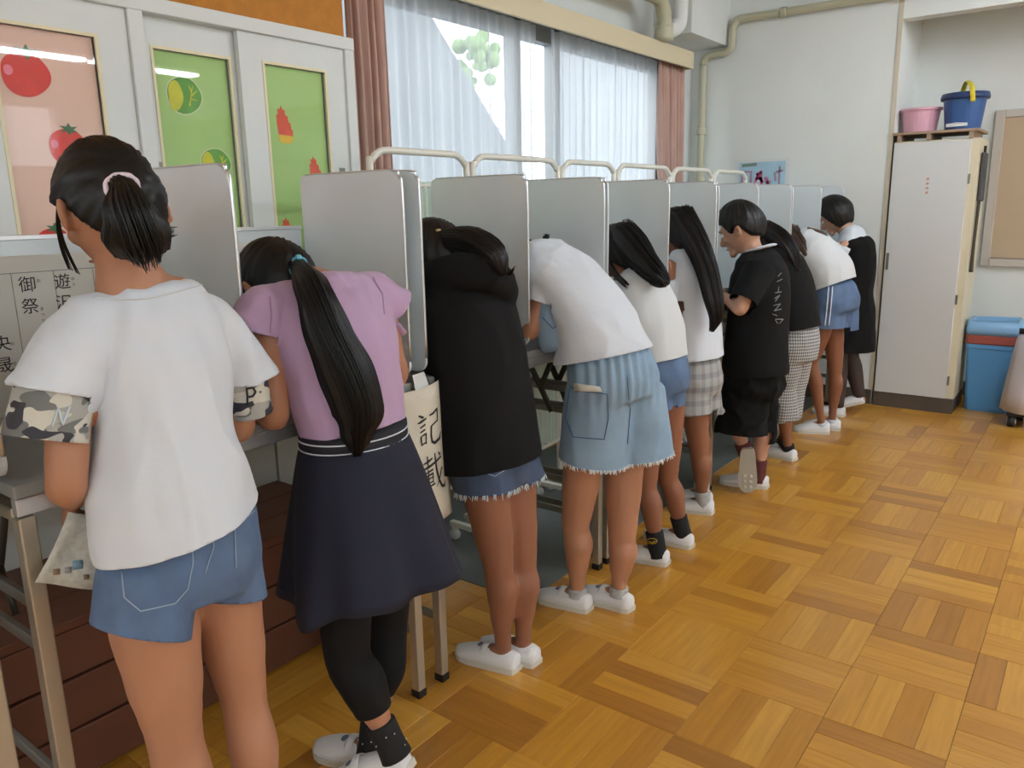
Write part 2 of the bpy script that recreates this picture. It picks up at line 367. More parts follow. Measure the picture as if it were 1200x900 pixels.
# curtains
def curtain(name, y0, y1, x, z0, z1, amp, nf, mat, label, cat, squeeze=0, group=None):
    mb = MB(); N = nf*10; K = 14; rows = []
    rnd = [random.uniform(.6, 1.3) for _ in range(nf+2)]; ph = [random.uniform(-.5, .5) for _ in range(nf+2)]
    for k in range(K+1):
        t = k/K; z = z1+(z0-z1)*t; row = []
        sq = 1-squeeze*math.exp(-((t-.78)/.28)**2)
        for i in range(N+1):
            u = i/N; w = u*nf; a = rnd[int(w)]*(1-(w % 1))+rnd[int(w)+1]*(w % 1)
            y = (y1 if squeeze else (y0+y1)/2)+((y0+(y1-y0)*u)-(y1 if squeeze else (y0+y1)/2))*sq
            row.append(V((x+amp*a*math.sin(2*math.pi*w+ph[int(w)]+.3*t)*(.55+.45*min(1, t*4)), y+.004*math.sin(w*9+t*3), z)))
        rows.append(row)
    vs = [p for r in rows for p in r]; n = N+1
    mb.add(vs, [(k*n+i, k*n+i+1, (k+1)*n+i+1, (k+1)*n+i) for k in range(K) for i in range(N)])
    o = mb.build(name, mat, base=(x, (y0+y1)/2, z0), smooth=True)
    if mat is not m_sheer:
        sl = o.modifiers.new('thick', 'SOLIDIFY'); sl.thickness = .003
    tag(o, label, cat, group)
    return o
curtain('drape', 2.285, 2.49, -2.5, .72, 2.33, .028, 5, m_pinkcur, 'dusty pink drape beside the cupboard with vegetable pictures', 'curtain')
curtain('drape', 4.96, 5.36, -2.5, .72, 2.33, .03, 7, m_pinkcur, 'dusty pink drape gathered in the corner by the grey pipe', 'curtain', squeeze=.33)
curtain('lace_curtain', 2.42, 3.64, -2.55, .72, 2.31, .018, 17, m_sheer, 'white lace curtain hanging before the slanting outside stair', 'curtain')
curtain('lace_curtain', 3.79, 5.05, -2.55, .72, 2.31, .018, 17, m_sheer, 'white lace curtain next to the drape in the corner', 'curtain')
va = thing('curtain_valance', (-2.5, 3.8, 2.28), 'long cream pelmet box over the window curtains', 'pelmet')
bx('front_board', (-2.435, 2.2, 2.277), (-2.415, 5.33, 2.385), m_valance, va, .002)
bx('top_board', (XW, 2.2, 2.37), (-2.435, 5.33, 2.385), m_valance, va)
bx('end_board', (XW, 5.315, 2.277), (-2.435, 5.33, 2.37), m_valance, va)
bx('rail', (-2.56, 2.22, 2.33), (-2.53, 5.3, 2.35), m_steel, va)
# pipes
pt = thing('wall_pipe', (-2.5, 5.7, 0), 'greenish cream pipe climbing the corner and running along the end wall', 'pipe')
yp = YW-.045
pts = [(-2.515, yp, .05), (-2.515, yp, 1.2), (-2.515, yp, 2.25), (-2.515, yp, 2.36), (-2.49, yp, 2.41), (-2.44, yp, 2.425), (-2.36, yp, 2.425), (-2.315, yp, 2.45), (-2.305, yp, 2.5), (-2.305, yp, 2.57), (-2.28, yp, 2.62), (-2.23, yp, 2.635), (-1.9, yp, 2.632), (-1.3, yp, 2.63), (2, yp, 2.62)]
MB().tube(pts, .026, n=12).build('tube', m_pipe, pt, smooth=True)
for z in (1.55, 1.9): MB().tube([(-2.515, yp, z-.025), (-2.515, yp, z+.025)], .036, n=12).build('coupling', m_pipe, pt, smooth=True)
for x in (-1.95, -1.2): MB().tube([(x-.02, yp, 2.632), (x+.02, yp, 2.632)], .034, n=12, side=(0, 1, 0)).build('coupling', m_pipe, pt, smooth=True)
pt = thing('ceiling_pipe', (-2.4, 5.0, 2.42), 'pale elbow pipe bending down onto the pelmet by the corner beam', 'pipe')
MB().tube([(-2.4, 3.6, 2.62), (-2.4, 4.5, 2.62), (-2.4, 4.72, 2.62), (-2.4, 4.8, 2.59), (-2.4, 4.84, 2.52), (-2.4, 4.84, 2.43)], .045, n=14, side=(1, 0, 0)).build('tube', m_pipe, pt, smooth=True)
MB().tube([(-2.4, 4.84, 2.47), (-2.4, 4.84, 2.385)], .058, n=14).build('collar', m_pipe, pt, smooth=True)
MB().tube([(-2.36, 4.98, 2.9), (-2.36, 4.98, 2.56), (-2.38, 4.96, 2.48), (-2.44, 4.9, 2.45)], .05, n=14).build('riser', m_white, pt, smooth=True)
# ceiling lamps (fluorescent battens); rear ones added, unseen, to brighten the desk panels
m_tubeglow = M('lamp_glow', (240, 246, 255), emit=45)
for lx, lab in ((.35, 'over the row of desks'), (3.42, 'farther from the windows')):
    for ly in (-5.2, -3.8, -2.4, -.9, .6, 2.23, 3.45, 4.66):
        l_ = thing('ceiling_lamp', (lx, ly, 2.84), ('lit ' if ly > (2 if lx > 1 else 3) or ly < -2 else 'unlit ')+'unseen white fluorescent batten lamp on the ceiling '+lab, 'lamp', ('lit' if ly > (2 if lx > 1 else 3) or ly < -2 else 'unlit')+' ceiling lamps '+lab)
        MB().prism([(lx-.09, ly-.6, 2.9), (lx-.05, ly-.6, 2.86), (lx+.05, ly-.6, 2.86), (lx+.09, ly-.6, 2.9), (lx+.09, ly-.6, 2.97), (lx-.09, ly-.6, 2.97)], (0, 1.2, 0)).build('housing', m_white, l_)
        on = ly > (2 if lx > 1 else 3) or ly < -2  # burning lamps picked to keep backs dim and panels bright
        for s in (-1, 1):
            MB().tube([(lx+s*.05, ly-.57, 2.84), (lx+s*.05, ly+.57, 2.84)], .015, n=10, sub=1).build('fluorescent_tube', m_tubeglow if on else m_white, l_, smooth=True)
# ------------------------------------------------------------------ built-in cupboard on the window side
cb = thing('built_in_cupboard', (-2.33, 1.2, 0), 'white built-in cupboard with sliding doors and vegetable pictures', 'cupboard')
XC = -2.33
bx('carcass', (XW, -.6, 0), (XC-.06, 2.14, 1.95), m_greypaint, cb)
bx('top_frame', (XC-.06, -.6, 1.953), (XC+.012, 2.15, 1.996), m_white, cb, .003)
for y0, y1 in ((1.295, 1.34), (2.108, 2.15), (-.6, -.56)): bx('post', (XC-.06, y0, .9), (XC+.008, y1, 1.955), m_white, cb, .002)
bx('middle_rail', (XC-.06, -.6, .86), (XC+.01, 2.15, .92), m_white, cb, .002)
m_pinkp = M('pink_backing_paper', (234, 198, 180), .8, var=(4, .03)); m_greenp = M('green_backing_paper', (174, 210, 132), .8, var=(4, .04))
m_bead = M('cream_beading', (232, 222, 186), .5)
def sdoor(y0, y1, p0, p1, depth, paper, pull_y, lab):
    z0, z1 = .92, 1.953; q0, q1 = 1.02, 1.872; x1 = XC-depth; x0 = x1-.022
    d = MB()
    d.box((x0, y0, z0), (x1, p0, z1)); d.box((x0, p1, z0), (x1, y1, z1)); d.box((x0, p0, q1), (x1, p1, z1)); d.box((x0, p0, z0), (x1, p1, q0))
    o = d.build('door', m_white, cb, label=lab)
    b = MB(); t = .009
    b.box((x1-.004, p0, q0), (x1+.003, p0+t, q1)); b.box((x1-.004, p1-t, q0), (x1+.003, p1, q1)); b.box((x1-.004, p0+t, q1-t), (x1+.003, p1-t, q1)); b.box((x1-.004, p0+t, q0), (x1+.003, p1-t, q0+t))
    b.build('beading', m_bead, o)
    bx('backing_paper', (x0+.002, p0+t, q0+t), (x0+.006, p1-t, q1-t), paper, o)
    bx('glass_pane', (x1-.007, p0+t, q0+t), (x1-.0045, p1-t, q1-t), m_glass, o)
    if pull_y:
        bx('finger_pull', (x1-.001, pull_y-.014, 1.505), (x1+.002, pull_y+.014, 1.535), m_steel, o, .001)
    return x0+.006
xd0 = sdoor(.84, 1.293, .925, 1.205, .004, m_pinkp, None, 'white sliding door with a pink backing')
sdoor(.1, .83, .2, .76, .004, m_pinkp, None, 'white sliding door with a pink backing')
sdoor(-.55, .09, -.45, .0, .03, m_pinkp, None, 'white sliding door with a pink backing')
xd1 = sdoor(1.342, 1.70, 1.372, 1.648, .03, m_greenp, 1.356, 'white sliding door with a green backing')
xd2 = sdoor(1.662, 2.107, 1.748, 2.022, .003, m_greenp, 2.068, 'white sliding door with a green backing')
for k, (y0, y1) in enumerate(((-.55, .04), (.05, .845), (.855, 1.665), (1.675, 2.12))):
    bx('lower_panel', (XC-.06, y0, .02), (XC, y1, .855), m_greypaint, cb, .003)
ck = bx('pin_board', (XW+.02, -.6, 2.0), (XC-.012, 2.125, ZC-.1), m_cork); BASE[ck.name] = V((0, 0, 0)); tag(ck, 'orange brown board above the vegetable cupboard', 'board')
# paper vegetables behind the panes
def flat(name, outline, x, mat, parent=None, label=None, cat=None, group=None, th=.0006):
    mb = MB().prism([V((x, a, b)) for a, b in outline], (th, 0, 0))
    o = mb.build(name, mat, parent, base=(x, outline[0][0], outline[0][1]) if parent is None else None)
    if cat: tag(o, label, cat, group)
    return o
m_red = M('tomato_red', (214, 50, 38), .6, var=(20, .06)); m_leafd = M('stalk_green', (60, 110, 66), .6); m_hi = M('pale_pink_spot', (234, 130, 150), .6)
m_cab = M('cabbage_green', (92, 158, 52), .6, var=(25, .15)); m_cabl = M('cabbage_yellow', (206, 206, 50), .6, var=(25, .1)); m_orange = M('shoot_red', (216, 84, 58), .6, var=(40, .08)); m_yel = M('shoot_yellow', (230, 190, 50), .6); m_rim = M('paper_rim', (226, 226, 196), .7)
def blob(cy, cz, ry, rz, n=28, e=.05, ph=0): return [(cy+ry*math.cos(t)*(1+e*math.cos(3*t+ph)), cz+rz*math.sin(t)*(1+e*math.sin(2*t+ph))) for t in [2*math.pi*i/n for i in range(n)]]
def tomato(px, py, w, label, rot=0):
    c = P(px, py, x=xd0+.002); r = w/2*.00215
    t = thing('paper_tomato', (xd0, c.y, c.z), label, 'picture', 'paper tomatoes on the pink door')
    flat('fruit', blob(c.y, c.z, r*.93, r*.86), xd0+.0004, m_red, t)
    st_ = [(c.y+r*(.15+.5*math.cos(a)*(1 if i % 2 else .45)), c.z+r*(.84+.3*math.sin(a)*(1 if i % 2 else .45))) for i, a in enumerate([2*math.pi*k/12 for k in range(12)])]
    flat('stalk', st_, xd0+.0012, m_leafd, t)
    flat('highlight', blob(c.y-r*.62, c.z+r*.1, r*.17, r*.2, 14), xd0+.0012, m_hi, t)
tomato(30, 87, 62, 'round red paper tomato highest on the pink cupboard door')
tomato(80, 172, 52, 'red paper tomato half hidden behind the head with pink-white scrunchie')
tomato(64, 287, 50, 'red paper tomato whose stalk peeps above the desk panel')
def cabbage(px, py, w, h, label):
    c = P(px, py, x=xd1+.002); a = w/2*.00283; b = h/2*.00262
    t = thing('paper_cabbage', (xd1, c.y, c.z), label, 'picture', 'paper cabbages on the green door')
    flat('rim', blob(c.y, c.z, a*1.06, b*1.05, e=.04), xd1+.0004, m_rim, t)
    flat('head', blob(c.y, c.z, a, b, e=.04), xd1+.0011, m_cab, t)
    flat('pale_leaf', blob(c.y-a*.52, c.z-b*.05, a*.42, b*.82, e=.08), xd1+.0018, m_cabl, t)
    for s, (u0, v0, u1, v1) in enumerate(((.25, -.55, .55, .6), (.4, .0, .8, .35), (.38, -.15, .75, -.2), (.45, .25, .3, .6))):
        mb = MB(); stroke_mesh(mb, [(u0*a, v0*b, .006), (u1*a, v1*b, .002)], .005, V((xd1+.0018, c.y, c.z)), V((0, 1, 0)), V((0, 0, 1)), V((1, 0, 0)))
        mb.build('leaf_vein', m_cabl, t)
cabbage(216, 112, 41, 42, 'green and yellow paper cabbage below the lamp reflection')
cabbage(253, 192, 38, 36, 'green and yellow paper cabbage just above the desk panel')
def shoot(px, py, w, h, label):
    c = P(px, py, x=xd2+.002); a = w/2*.0029; b = h/2*.0026
    t = thing('paper_bamboo_shoot', (xd2, c.y, c.z), label, 'picture', 'paper shoots on the green door')
    o = [(-.85, -.55), (-1, .1), (-.95, .35), (-1.05, .42), (-.75, .55), (-.8, .8), (-.5, .78), (-.35, 1), (-.1, .78), (.1, .8), (.15, .5), (.45, .45), (.5, .15), (.75, .1), (.8, -.2), (1, -.3), (.95, -.62)]
    flat('leaves', [(c.y+u*a, c.z+v*b) for u, v in o], xd2+.0004, m_orange, t)
    flat('root', [(c.y+u*a, c.z+v*b) for u, v in ((-.85, -.55), (.95, -.6), (.9, -.86), (.5, -1), (-.5, -1), (-.8, -.85))], xd2+.0006, m_yel, t)
shoot(334, 146, 23, 48, 'orange red paper shoot with a yellow root, standing clear')
shoot(371, 202, 20, 44, 'orange red paper shoot tip beside the finger pull')
shoot(339, 272, 20, 40, 'orange red paper shoot tip over the low back panel')
# ------------------------------------------------------------------ slatted bench
bn = thing('wooden_bench', (-2.1, .9, 0), 'dark red-brown wooden bench of planks under the near desks', 'bench')
for k in range(3):
    x0 = -2.325+k*.142; bx('top_plank', (x0, -.5, .405), (x0+.14, 1.66, .43), m_bench, bn, .003)
for z0, z1 in ((.285, .404), (.15, .278), (.012, .143)): bx('front_plank', (-1.92, -.5, z0), (-1.9, 1.66, z1), m_bench, bn, .003)
for y in (-.45, .5, 1.6): bx('upright', (-2.31, y, 0), (-1.925, y+.03, .404), m_bench, bn)
# mat
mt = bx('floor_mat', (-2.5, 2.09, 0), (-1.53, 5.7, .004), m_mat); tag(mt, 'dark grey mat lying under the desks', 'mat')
# ------------------------------------------------------------------ folding screens with gathered cloth
yy = [1.875, 2.41, 3.035, 3.535, 4.16, 4.73, 5.3]; zx = [-2.0]*6
names = ['beside the vegetable cupboard', 'behind the dark hooded sweatshirt', 'behind the person bent in loose denim shorts', 'before the gathered corner drape', 'behind the open-shoulder top and plaid shorts', 'at the corner pipe end']
for k in range(6):
    y0, y1 = yy[k]+.017, yy[k+1]-.017; x = zx[k]; zt = 1.575
    sc = thing('folding_screen', (x, (y0+y1)/2, 0), 'ivory tube screen with pale gathered cloth '+names[k], 'screen', 'screens behind the desks')
    MB().tube([(x, y0, .09), (x, y0, .8), (x, y0, zt-.09), (x, y0+.012, zt-.035), (x, y0+.045, zt-.008), (x, y0+.09, zt), (x, (y0+y1)/2, zt), (x, y1-.09, zt), (x, y1-.045, zt-.008), (x, y1-.012, zt-.035), (x, y1, zt-.09), (x, y1, .8), (x, y1, .09)], .0125, n=10, side=(1, 0, 0), sub=3).build('tube_frame', m_ivory, sc, smooth=True)
    MB().tube([(x, y0, 1.46), (x, y1, 1.46)], .006, n=8, sub=1).build('cloth_rod', m_ivory, sc, smooth=True)
    MB().tube([(x, y0+.001, .36), (x, y0+.03, .3), (x, y1-.03, .3), (x, y1-.001, .36)], .011, n=8).build('lower_rail', m_ivory, sc, smooth=True)
    mb = MB(); N = 120; rows = []
    for z in (1.475, 1.46, 1.44, 1.1, .7, .34, .3): rows.append([V((x+.012*math.sin(i*.9+math.sin(i*.23)*1.5)*(.4 if z > 1.45 else 1), y0+.02+(y1-y0-.04)*i/N, z)) for i in range(N+1)])
    n = N+1; mb.add([p for r in rows for p in r], [(a*n+i, a*n+i+1, (a+1)*n+i+1, (a+1)*n+i) for a in range(6) for i in range(N)])
    mb.build('gathered_cloth', m_screen, sc, smooth=True)
    for y in (y0+.03, y1-.03):
        f = bx('foot_bar', (x-.12, y-.013, .06), (x+.13, y+.013, .085), m_ivory, sc, .004)
        for xx in (x-.1, x+.11):
            MB().tube([(xx, y-.011, .024), (xx, y+.011, .024)], .022, n=14, sub=1, side=(1, 0, 0)).build('caster', m_white, f, smooth=True)
            bx('caster_fork', (xx-.008, y-.014, .024), (xx+.008, y+.014, .06), m_ivory, f)
# ------------------------------------------------------------------ folding writing desks with aluminium privacy panels
def rpanel(mb, xb, xf, z0, z1, y, th, r1, r2, rb=.03):
    pts = []
    def arc(cx, cz, r, a0, a1, n=6):
        for i in range(n+1):
            a = math.radians(a0+(a1-a0)*i/n); pts.append(V((cx+r*math.cos(a), y-th/2, cz+r*math.sin(a))))
    arc(xf-rb, z0+rb, rb, -90, 0); arc(xf-r1, z1-r1, r1, 0, 90); arc(xb+r2, z1-r2, r2, 90, 180); pts.append(V((xb, y-th/2, z0)))
    mb.prism(pts, (0, th, 0))
def desk(y0, yc, y1, label, paper=False):
    xb, xf = -1.85, -1.45
    d = thing('writing_desk', (-1.65, yc, 0), label, 'desk', 'desks with aluminium privacy panels')
    bx('table_top', (xb-.01, y0+.01, .905), (xf+.005, y1-.01, .93), m_top, d, .004)
    bx('front_rail', (xf-.02, y0+.012, .872), (xf, y1-.012, .904), m_alu_edge, d, .002)
    for y, nm in ((y0+.006, 'side_panel'), (yc, 'centre_panel'), (y1-.006, 'side_panel')):
        mb = MB(); rpanel(mb, xb+.008, xf, .945, 1.475, y, .008, .045, .02); o = mb.build(nm, m_alu, d)
        e = MB().tube([(xf+.001, y, .985), (xf+.001, y, 1.2), (xf+.001, y, 1.428), (xf-.012, y, 1.462), (xf-.045, y, 1.4765), (xb+.03, y, 1.4765)], [(.0048, .0025)]*6, n=8, side=(0, 1, 0), sub=3).build('edge_strip', m_alu_edge, o, smooth=True)
    bp = bx('back_panel', (xb-.006, y0+.014, .93), (xb+.002, y1-.014, 1.337), m_alu, d, .001)
    bx('edge_strip', (xb-.009, y0+.014, 1.33), (xb+.006, y1-.014, 1.34), m_alu_edge, bp, .001)
    for y in (y0+.025, y1-.025):
        a = .0145
        lg = bx('leg', (xf-.01-a, y-a, .022), (xf-.01+a, y+a, .87), m_tube, d, .003); bx('rubber_foot', (xf-.012-a, y-a-.001, 0), (xf-.008+a, y+a+.001, .024), m_black, lg, .002)
        lb = bx('leg', (xb+.03-a, y-a, .022), (xb+.03+a, y+a, .87), m_tube, d, .003); bx('rubber_foot', (xb+.028-a, y-a-.001, 0), (xb+.032+a, y+a+.001, .024), m_black, lb, .002)
        bx('side_bar', (xb+.042, y-a, .86), (xf-.022, y+a, .885), m_tube, d, .003)
        for z in (.205, .335, .615, .70): bx('stretcher', (xb+.042, y-.006, z-.012), (xf-.022, y+.006, z+.012), m_steel, d, .002)
        s = 1 if y < yc else -1
        br = MB().tube([(xb+.02, y+s*.03, .89), (xb+.09, y+s*.03, .8), (xb+.13, y+s*.03, .74), (xb+.2, y+s*.026, .61)], [(.005, .014)]*4, side=(0, 1, 0), n=8); br.build('folding_brace', m_dark, d, smooth=True)
        br = MB().tube([(xb+.24, y+s*.032, .89), (xb+.2, y+s*.032, .8), (xb+.15, y+s*.03, .70)], [(.005, .012)]*3, side=(0, 1, 0), n=8); br.build('folding_brace', m_dark, d, smooth=True)
    if paper:
        for a_, b_ in ((y0+.03, yc-.012), (yc+.02, y1-.05)):
            px_ = xb+.0035
            pp = bx('candidate_list', (px_-.0008, a_, .94), (px_, b_, 1.298), m_paper); tag(pp, 'printed list of names taped up '+('behind the black ponytail with the blue tie' if a_ > yc else 'before the ponytail with the pink-white scrunchie'), 'notice')
            mb = MB()
            for q in range(6):
                yq = a_+.012+q*(b_-a_-.024)/5; stroke_mesh(mb, [(yq, .96), (yq, 1.262)], .0016, V((px_, 0, 0)), V((0, 1, 0)), V((0, 0, 1)), V((1, 0, 0)))
            for zq in (.96, 1.262): stroke_mesh(mb, [(a_+.012, zq), (b_-.012, zq)], .0016, V((px_, 0, 0)), V((0, 1, 0)), V((0, 0, 1)), V((1, 0, 0)))
            mb.build('ruled_lines', m_line, pp)
            if a_ < yc:
                U, Z_, X_ = V((0, 1, 0)), V((0, 0, 1)), V((1, 0, 0))
                for big, small in (((('御', 32, 334.5), ('祭', 35.5, 360)), (('お', 45, 329), ('まつり', 49, 362))), ((('遊', 73, 331), ('沢', 75, 355.5)), (('ゆう', 85, 327), ('ざわ', 92, 350))), ((('央', 2.5, 404), ('晟', 5, 429)), (('お', 14.5, 403), ('せい', 17, 426)))):
                    mb = MB()
                    for ch, qx, qy in big: text(mb, ch, P(qx, qy, x=px_), U, Z_, X_, .036)
                    for ch, qx, qy in small:
                        for n_, c_ in enumerate(ch): text(mb, c_, P(qx, qy, x=px_)+V((0, 0, -.013*n_)), U, Z_, X_, .009)
                    mb.build('printed_name', m_ink, pp)
    return d
desk(-.53, -.05, .455, 'folding desk with aluminium panels farthest from the tall locker')
desk(.495, .985, 1.485, 'folding desk with aluminium panels and printed name lists on its back', True)
desk(1.535, 2.02, 2.49, 'folding desk with aluminium panels where the dark hooded sweatshirt leans')
desk(2.505, 3.0, 3.485, 'folding desk with aluminium panels shared by the cream blouse and open-shoulder top')
desk(3.50, 4.01, 4.525, 'folding desk with aluminium panels before the person in baggy black shorts')
desk(4.545, 5.09, 5.595, 'folding desk with aluminium panels closest to the end wall')
# hanging sign between two desks
sg = thing('paper_sign', (-1.43, 1.5, .45), 'curled cream paper sign with black brush writing hung from the desk', 'sign')
tl, tr_, br_, bl_ = P(467, 462, x=-1.437), P(517, 443, x=-1.437), P(530, 600, x=-1.437), P(477, 625, x=-1.437)
mb = MB(); NU, NV = 10, 12; g = []
for j in range(NV+1):
    v = j/NV; row = []
    for i in range(NU+1):
        u = i/NU; p = tl.lerp(tr_, u).lerp(bl_.lerp(br_, u), v); p.x += .02*math.sin(math.pi*u)*(1-.3*v)+.012*v*(1-u)
        row.append(p)
    g.append(row)
n = NU+1; mb.add([p for r in g for p in r], [(a*n+i, a*n+i+1, (a+1)*n+i+1, (a+1)*n+i) for a in range(NV) for i in range(NU)])
sheet = mb.build('sheet', m_cream, sg, smooth=True); sl = sheet.modifiers.new('t', 'SOLIDIFY'); sl.thickness = .0008
KI = [[(.06, .95, .03), (.2, .88, .05), (.26, .86, .02)], [(.0, .74, .02), (.12, .76, .05), (.36, .82, .03)], [(.08, .6, .03), (.3, .66, .035)], [(.08, .47, .03), (.28, .52, .03)],
      [(.1, .36, .04), (.1, .2, .035), (.12, .08, .03)], [(.1, .35, .02), (.3, .4, .04), (.28, .1, .03)], [(.12, .12, .03), (.28, .15, .03)],
      [(.5, .86, .03), (.7, .88, .045), (.92, .95, .05), (.9, .6, .04)], [(.56, .55, .03), (.9, .62, .035)], [(.56, .56, .05), (.52, .3, .05), (.54, .1, .05), (.66, .03, .06), (.95, .08, .06), (1.05, .26, .02)]]
SAI = [[(.1, .84, .02), (.3, .87, .05), (.5, .92, .03)], [(.28, 1.02, .03), (.29, .72, .04)], [(.0, .68, .02), (.3, .72, .05), (.95, .84, .04)], [(.08, .56, .02), (.5, .62, .04)], [(.1, .5, .03), (.12, .25, .035)], [(.12, .47, .02), (.48, .52, .04), (.46, .26, .03)],
       [(.14, .38, .025), (.45, .42, .025)], [(.12, .27, .025), (.46, .3, .025)], [(.0, .16, .02), (.55, .22, .04)], [(.28, .66, .03), (.29, .0, .045)], [(.62, 1.02, .03), (.66, .6, .055), (.76, .25, .055), (.9, .04, .06), (1.06, .0, .05), (1.05, .16, .015)], [(.95, .55, .05), (.8, .3, .04), (.62, .1, .015)], [(.8, 1.0, .02), (.9, .9, .06)]]
def sheet_pt(u, v):  # u,v in 0..1 (v down)
    p = tl.lerp(tr_, u).lerp(bl_.lerp(br_, u), v); p.x += .02*math.sin(math.pi*u)*(1-.3*v)+.012*v*(1-u); return p
mb = MB()
for CH, u0, v0, us, vs in ((KI, .27, .42, .52, .25), (SAI, .27, .76, .52, .27)):
    for stt in CH:
        pts = []
        for a, b in zip(stt[:-1], stt[1:]):
            for k in range(5): pts.append([a[i]+(b[i]-a[i])*k/5 for i in range(3)])
        pts.append(list(stt[-1])); L = []; R_ = []
        for i, (x, y, w) in enumerate(pts):
            a = pts[max(i-1, 0)]; b = pts[min(i+1, len(pts)-1)]; tx, ty = b[0]-a[0], b[1]-a[1]; l = math.hypot(tx, ty) or 1
            w *= 1.5
            for lst, sgn in ((L, 1), (R_, -1)):
                q = sheet_pt(u0+us*(x-sgn*ty/l*w/2), v0-vs*(y+sgn*tx/l*w/2)); lst.append(q+V((.0014, -.0006, 0)))
        m_ = len(pts); mb.add(L+R_, [(i, i+1, m_+i+1, m_+i) for i in range(m_-1)])
mb.build('brush_writing', m_ink, sheet)
MB().prism([sheet_pt(.3, 0)+V((.001, 0, -.02)), sheet_pt(.62, 0)+V((.001, 0, -.02)), sheet_pt(.6, 0)+V((-.02, 0, .035)), sheet_pt(.34, 0)+V((-.02, 0, .035))], (.0004, 0, 0)).build('tape', M('clear_tape', (206, 208, 204), .25), sg)
# ------------------------------------------------------------------ end wall: poster, outlet, locker, tubs, notice board, bin
ps = thing('wall_poster', (-2.05, YW, 1.5), 'pale blue poster with pink lettering on the end wall', 'poster')
a, b = P(862, 188, y=YW-.002), P(926, 188, y=YW-.002)
bx('sheet', (a.x, YW-.002, 1.36), (b.x, YW, a.z), m_white, ps)
bx('blue_print', (a.x+.03, YW-.003, 1.4), (b.x-.03, YW-.002, a.z-.02), M('poster_blue', (170, 206, 224), .7, var=(8, .08)), ps)
m_pink = M('poster_pink', (212, 110, 152), .7); m_mauve = M('poster_mauve', (168, 138, 160), .7)
mb = MB(); mb2 = MB(); W0 = b.x-a.x; O_ = V((a.x, YW-.003, 1.5)); ux, uz, ny = V((1, 0, 0)), V((0, 0, 1)), V((0, -1, 0))
for pts in ([(.05, .0), (.06, .1)], [(.05, .1), (.12, .1), (.12, .01)], [(.24, .0), (.245, .06), (.25, .0)]): stroke_mesh(mb2, [(u, v) for u, v in pts], .018, O_, ux, uz, ny, .0004)
for pts in ([(.15, .01), (.17, .08), (.2, .1)], [(.155, .05), (.205, .05)], [(.16, .09), (.21, .02)], [(.19, .1), (.2, .0)], [(.225, .06), (.24, .015), (.265, .03)]): stroke_mesh(mb, pts, .02, O_, ux, uz, ny, .0004)
for pts in ([(.29, .09), (.3, .03)], [(.325, .13), (.325, .0)], [(.3, .09), (.35, .1)]): stroke_mesh(mb2, pts, .014, O_, ux, uz, ny, .0004)
mb.build('pink_lettering', m_pink, ps); mb2.build('mauve_lettering', m_mauve, ps)
mb = MB(); stroke_mesh(mb, [(.05, .145), (.16, .15)], .022, O_, ux, uz, ny, .0004); mb.build('green_caption', M('caption_green', (128, 150, 140), .7), ps)
ot = thing('wall_outlet', (-1.37, YW, .3), 'steel wall outlet plate near the floor beside the locker', 'outlet')
bx('plate', (-1.413, YW-.008, .24), (-1.333, YW, .357), m_steel, ot, .003); bx('socket', (-1.39, YW-.011, .265), (-1.356, YW-.008, .33), m_white, ot, .002)
lk_ = thing('tall_locker', (-.97, 5.95, 0), 'tall off-white locker standing in the wall alcove', 'locker')
x0, x1, yf = -1.2, -.715, 5.735
m_lock = M('locker_white', (214, 217, 217), .5, var=(2, .02)); m_lockside = M('locker_cream', (220, 212, 184), .5)
bx('plinth', (x0, yf, 0), (x1, 6.15, .095), m_base, lk_); bx('body', (x0, yf+.02, .095), (x1, 6.15, 1.745), m_lockside, lk_, .003)
dr = bx('door', (x0+.003, yf, .098), (x1-.045, yf+.019, 1.735), m_lock, lk_, .003)
bx('recessed_handle', (x0+.012, yf-.003, .93), (x0+.028, yf, 1.04), m_steel, dr, .001)
for z in (.22, .75, 1.5): bx('hinge', (x1-.044, yf-.002, z-.03), (x1-.032, yf+.004, z+.03), m_steel, dr)
mb = MB()
for k in range(4): stroke_mesh(mb, [(-.99, 1.42+k*.028), (-.975, 1.425+k*.028)], .014, V((0, yf, 0)), ux, uz, ny, .0012)
mb.build('red_sticker', M('faded_red', (196, 150, 136), .7), dr)
m_shelf = M('brown_board', (160, 138, 116), .7)
tr = thing('storage_board', (-.96, 5.95, 1.75), 'brown flat board laid across the top of the locker', 'board')
bx('panel', (x0-.01, yf-.01, 1.785), (x1-.01, 6.15, 1.80), m_shelf, tr); 
for x in (x0+.03, -1.0, x1-.05): bx('batten', (x-.012, yf, 1.7455), (x+.012, 6.14, 1.785), m_shelf, tr)
def tub(name, cx, cy, z, r0, r1, h, sy, mat, label, cat):
    t = thing(name, (cx, cy, z), label, cat)
    def ring(r, zz): return [V((cx+r*math.cos(a), cy+r*sy*math.sin(a), zz)) for a in [2*math.pi*i/28 for i in range(28)]]
    MB().rings([ring(r0, z), ring(r0*1.01, z+.01), ring(r1, z+h), ring(r1+.01, z+h), ring(r1+.01, z+h-.014), ring(r1-.006, z+h-.01), ring(r0-.006, z+.012)]).build('shell', mat, t, smooth=False)
    return t
zt = 1.80
pk = tub('wash_basin', -1.09, 5.93, zt, .095, .115, .155, 1, M('pink_plastic', (226, 172, 188), .4), 'pale pink plastic tub on the locker top', 'tub')
bk = tub('bucket', -.84, 5.9, zt, .1, .122, .2, .95, M('navy_plastic', (44, 84, 140), .35), 'navy blue plastic bucket with yellow handle on the locker', 'bucket')
def rg(r, zz): return [V((-.84+r*math.cos(a), 5.9+r*.95*math.sin(a), zz)) for a in [2*math.pi*i/28 for i in range(28)]]
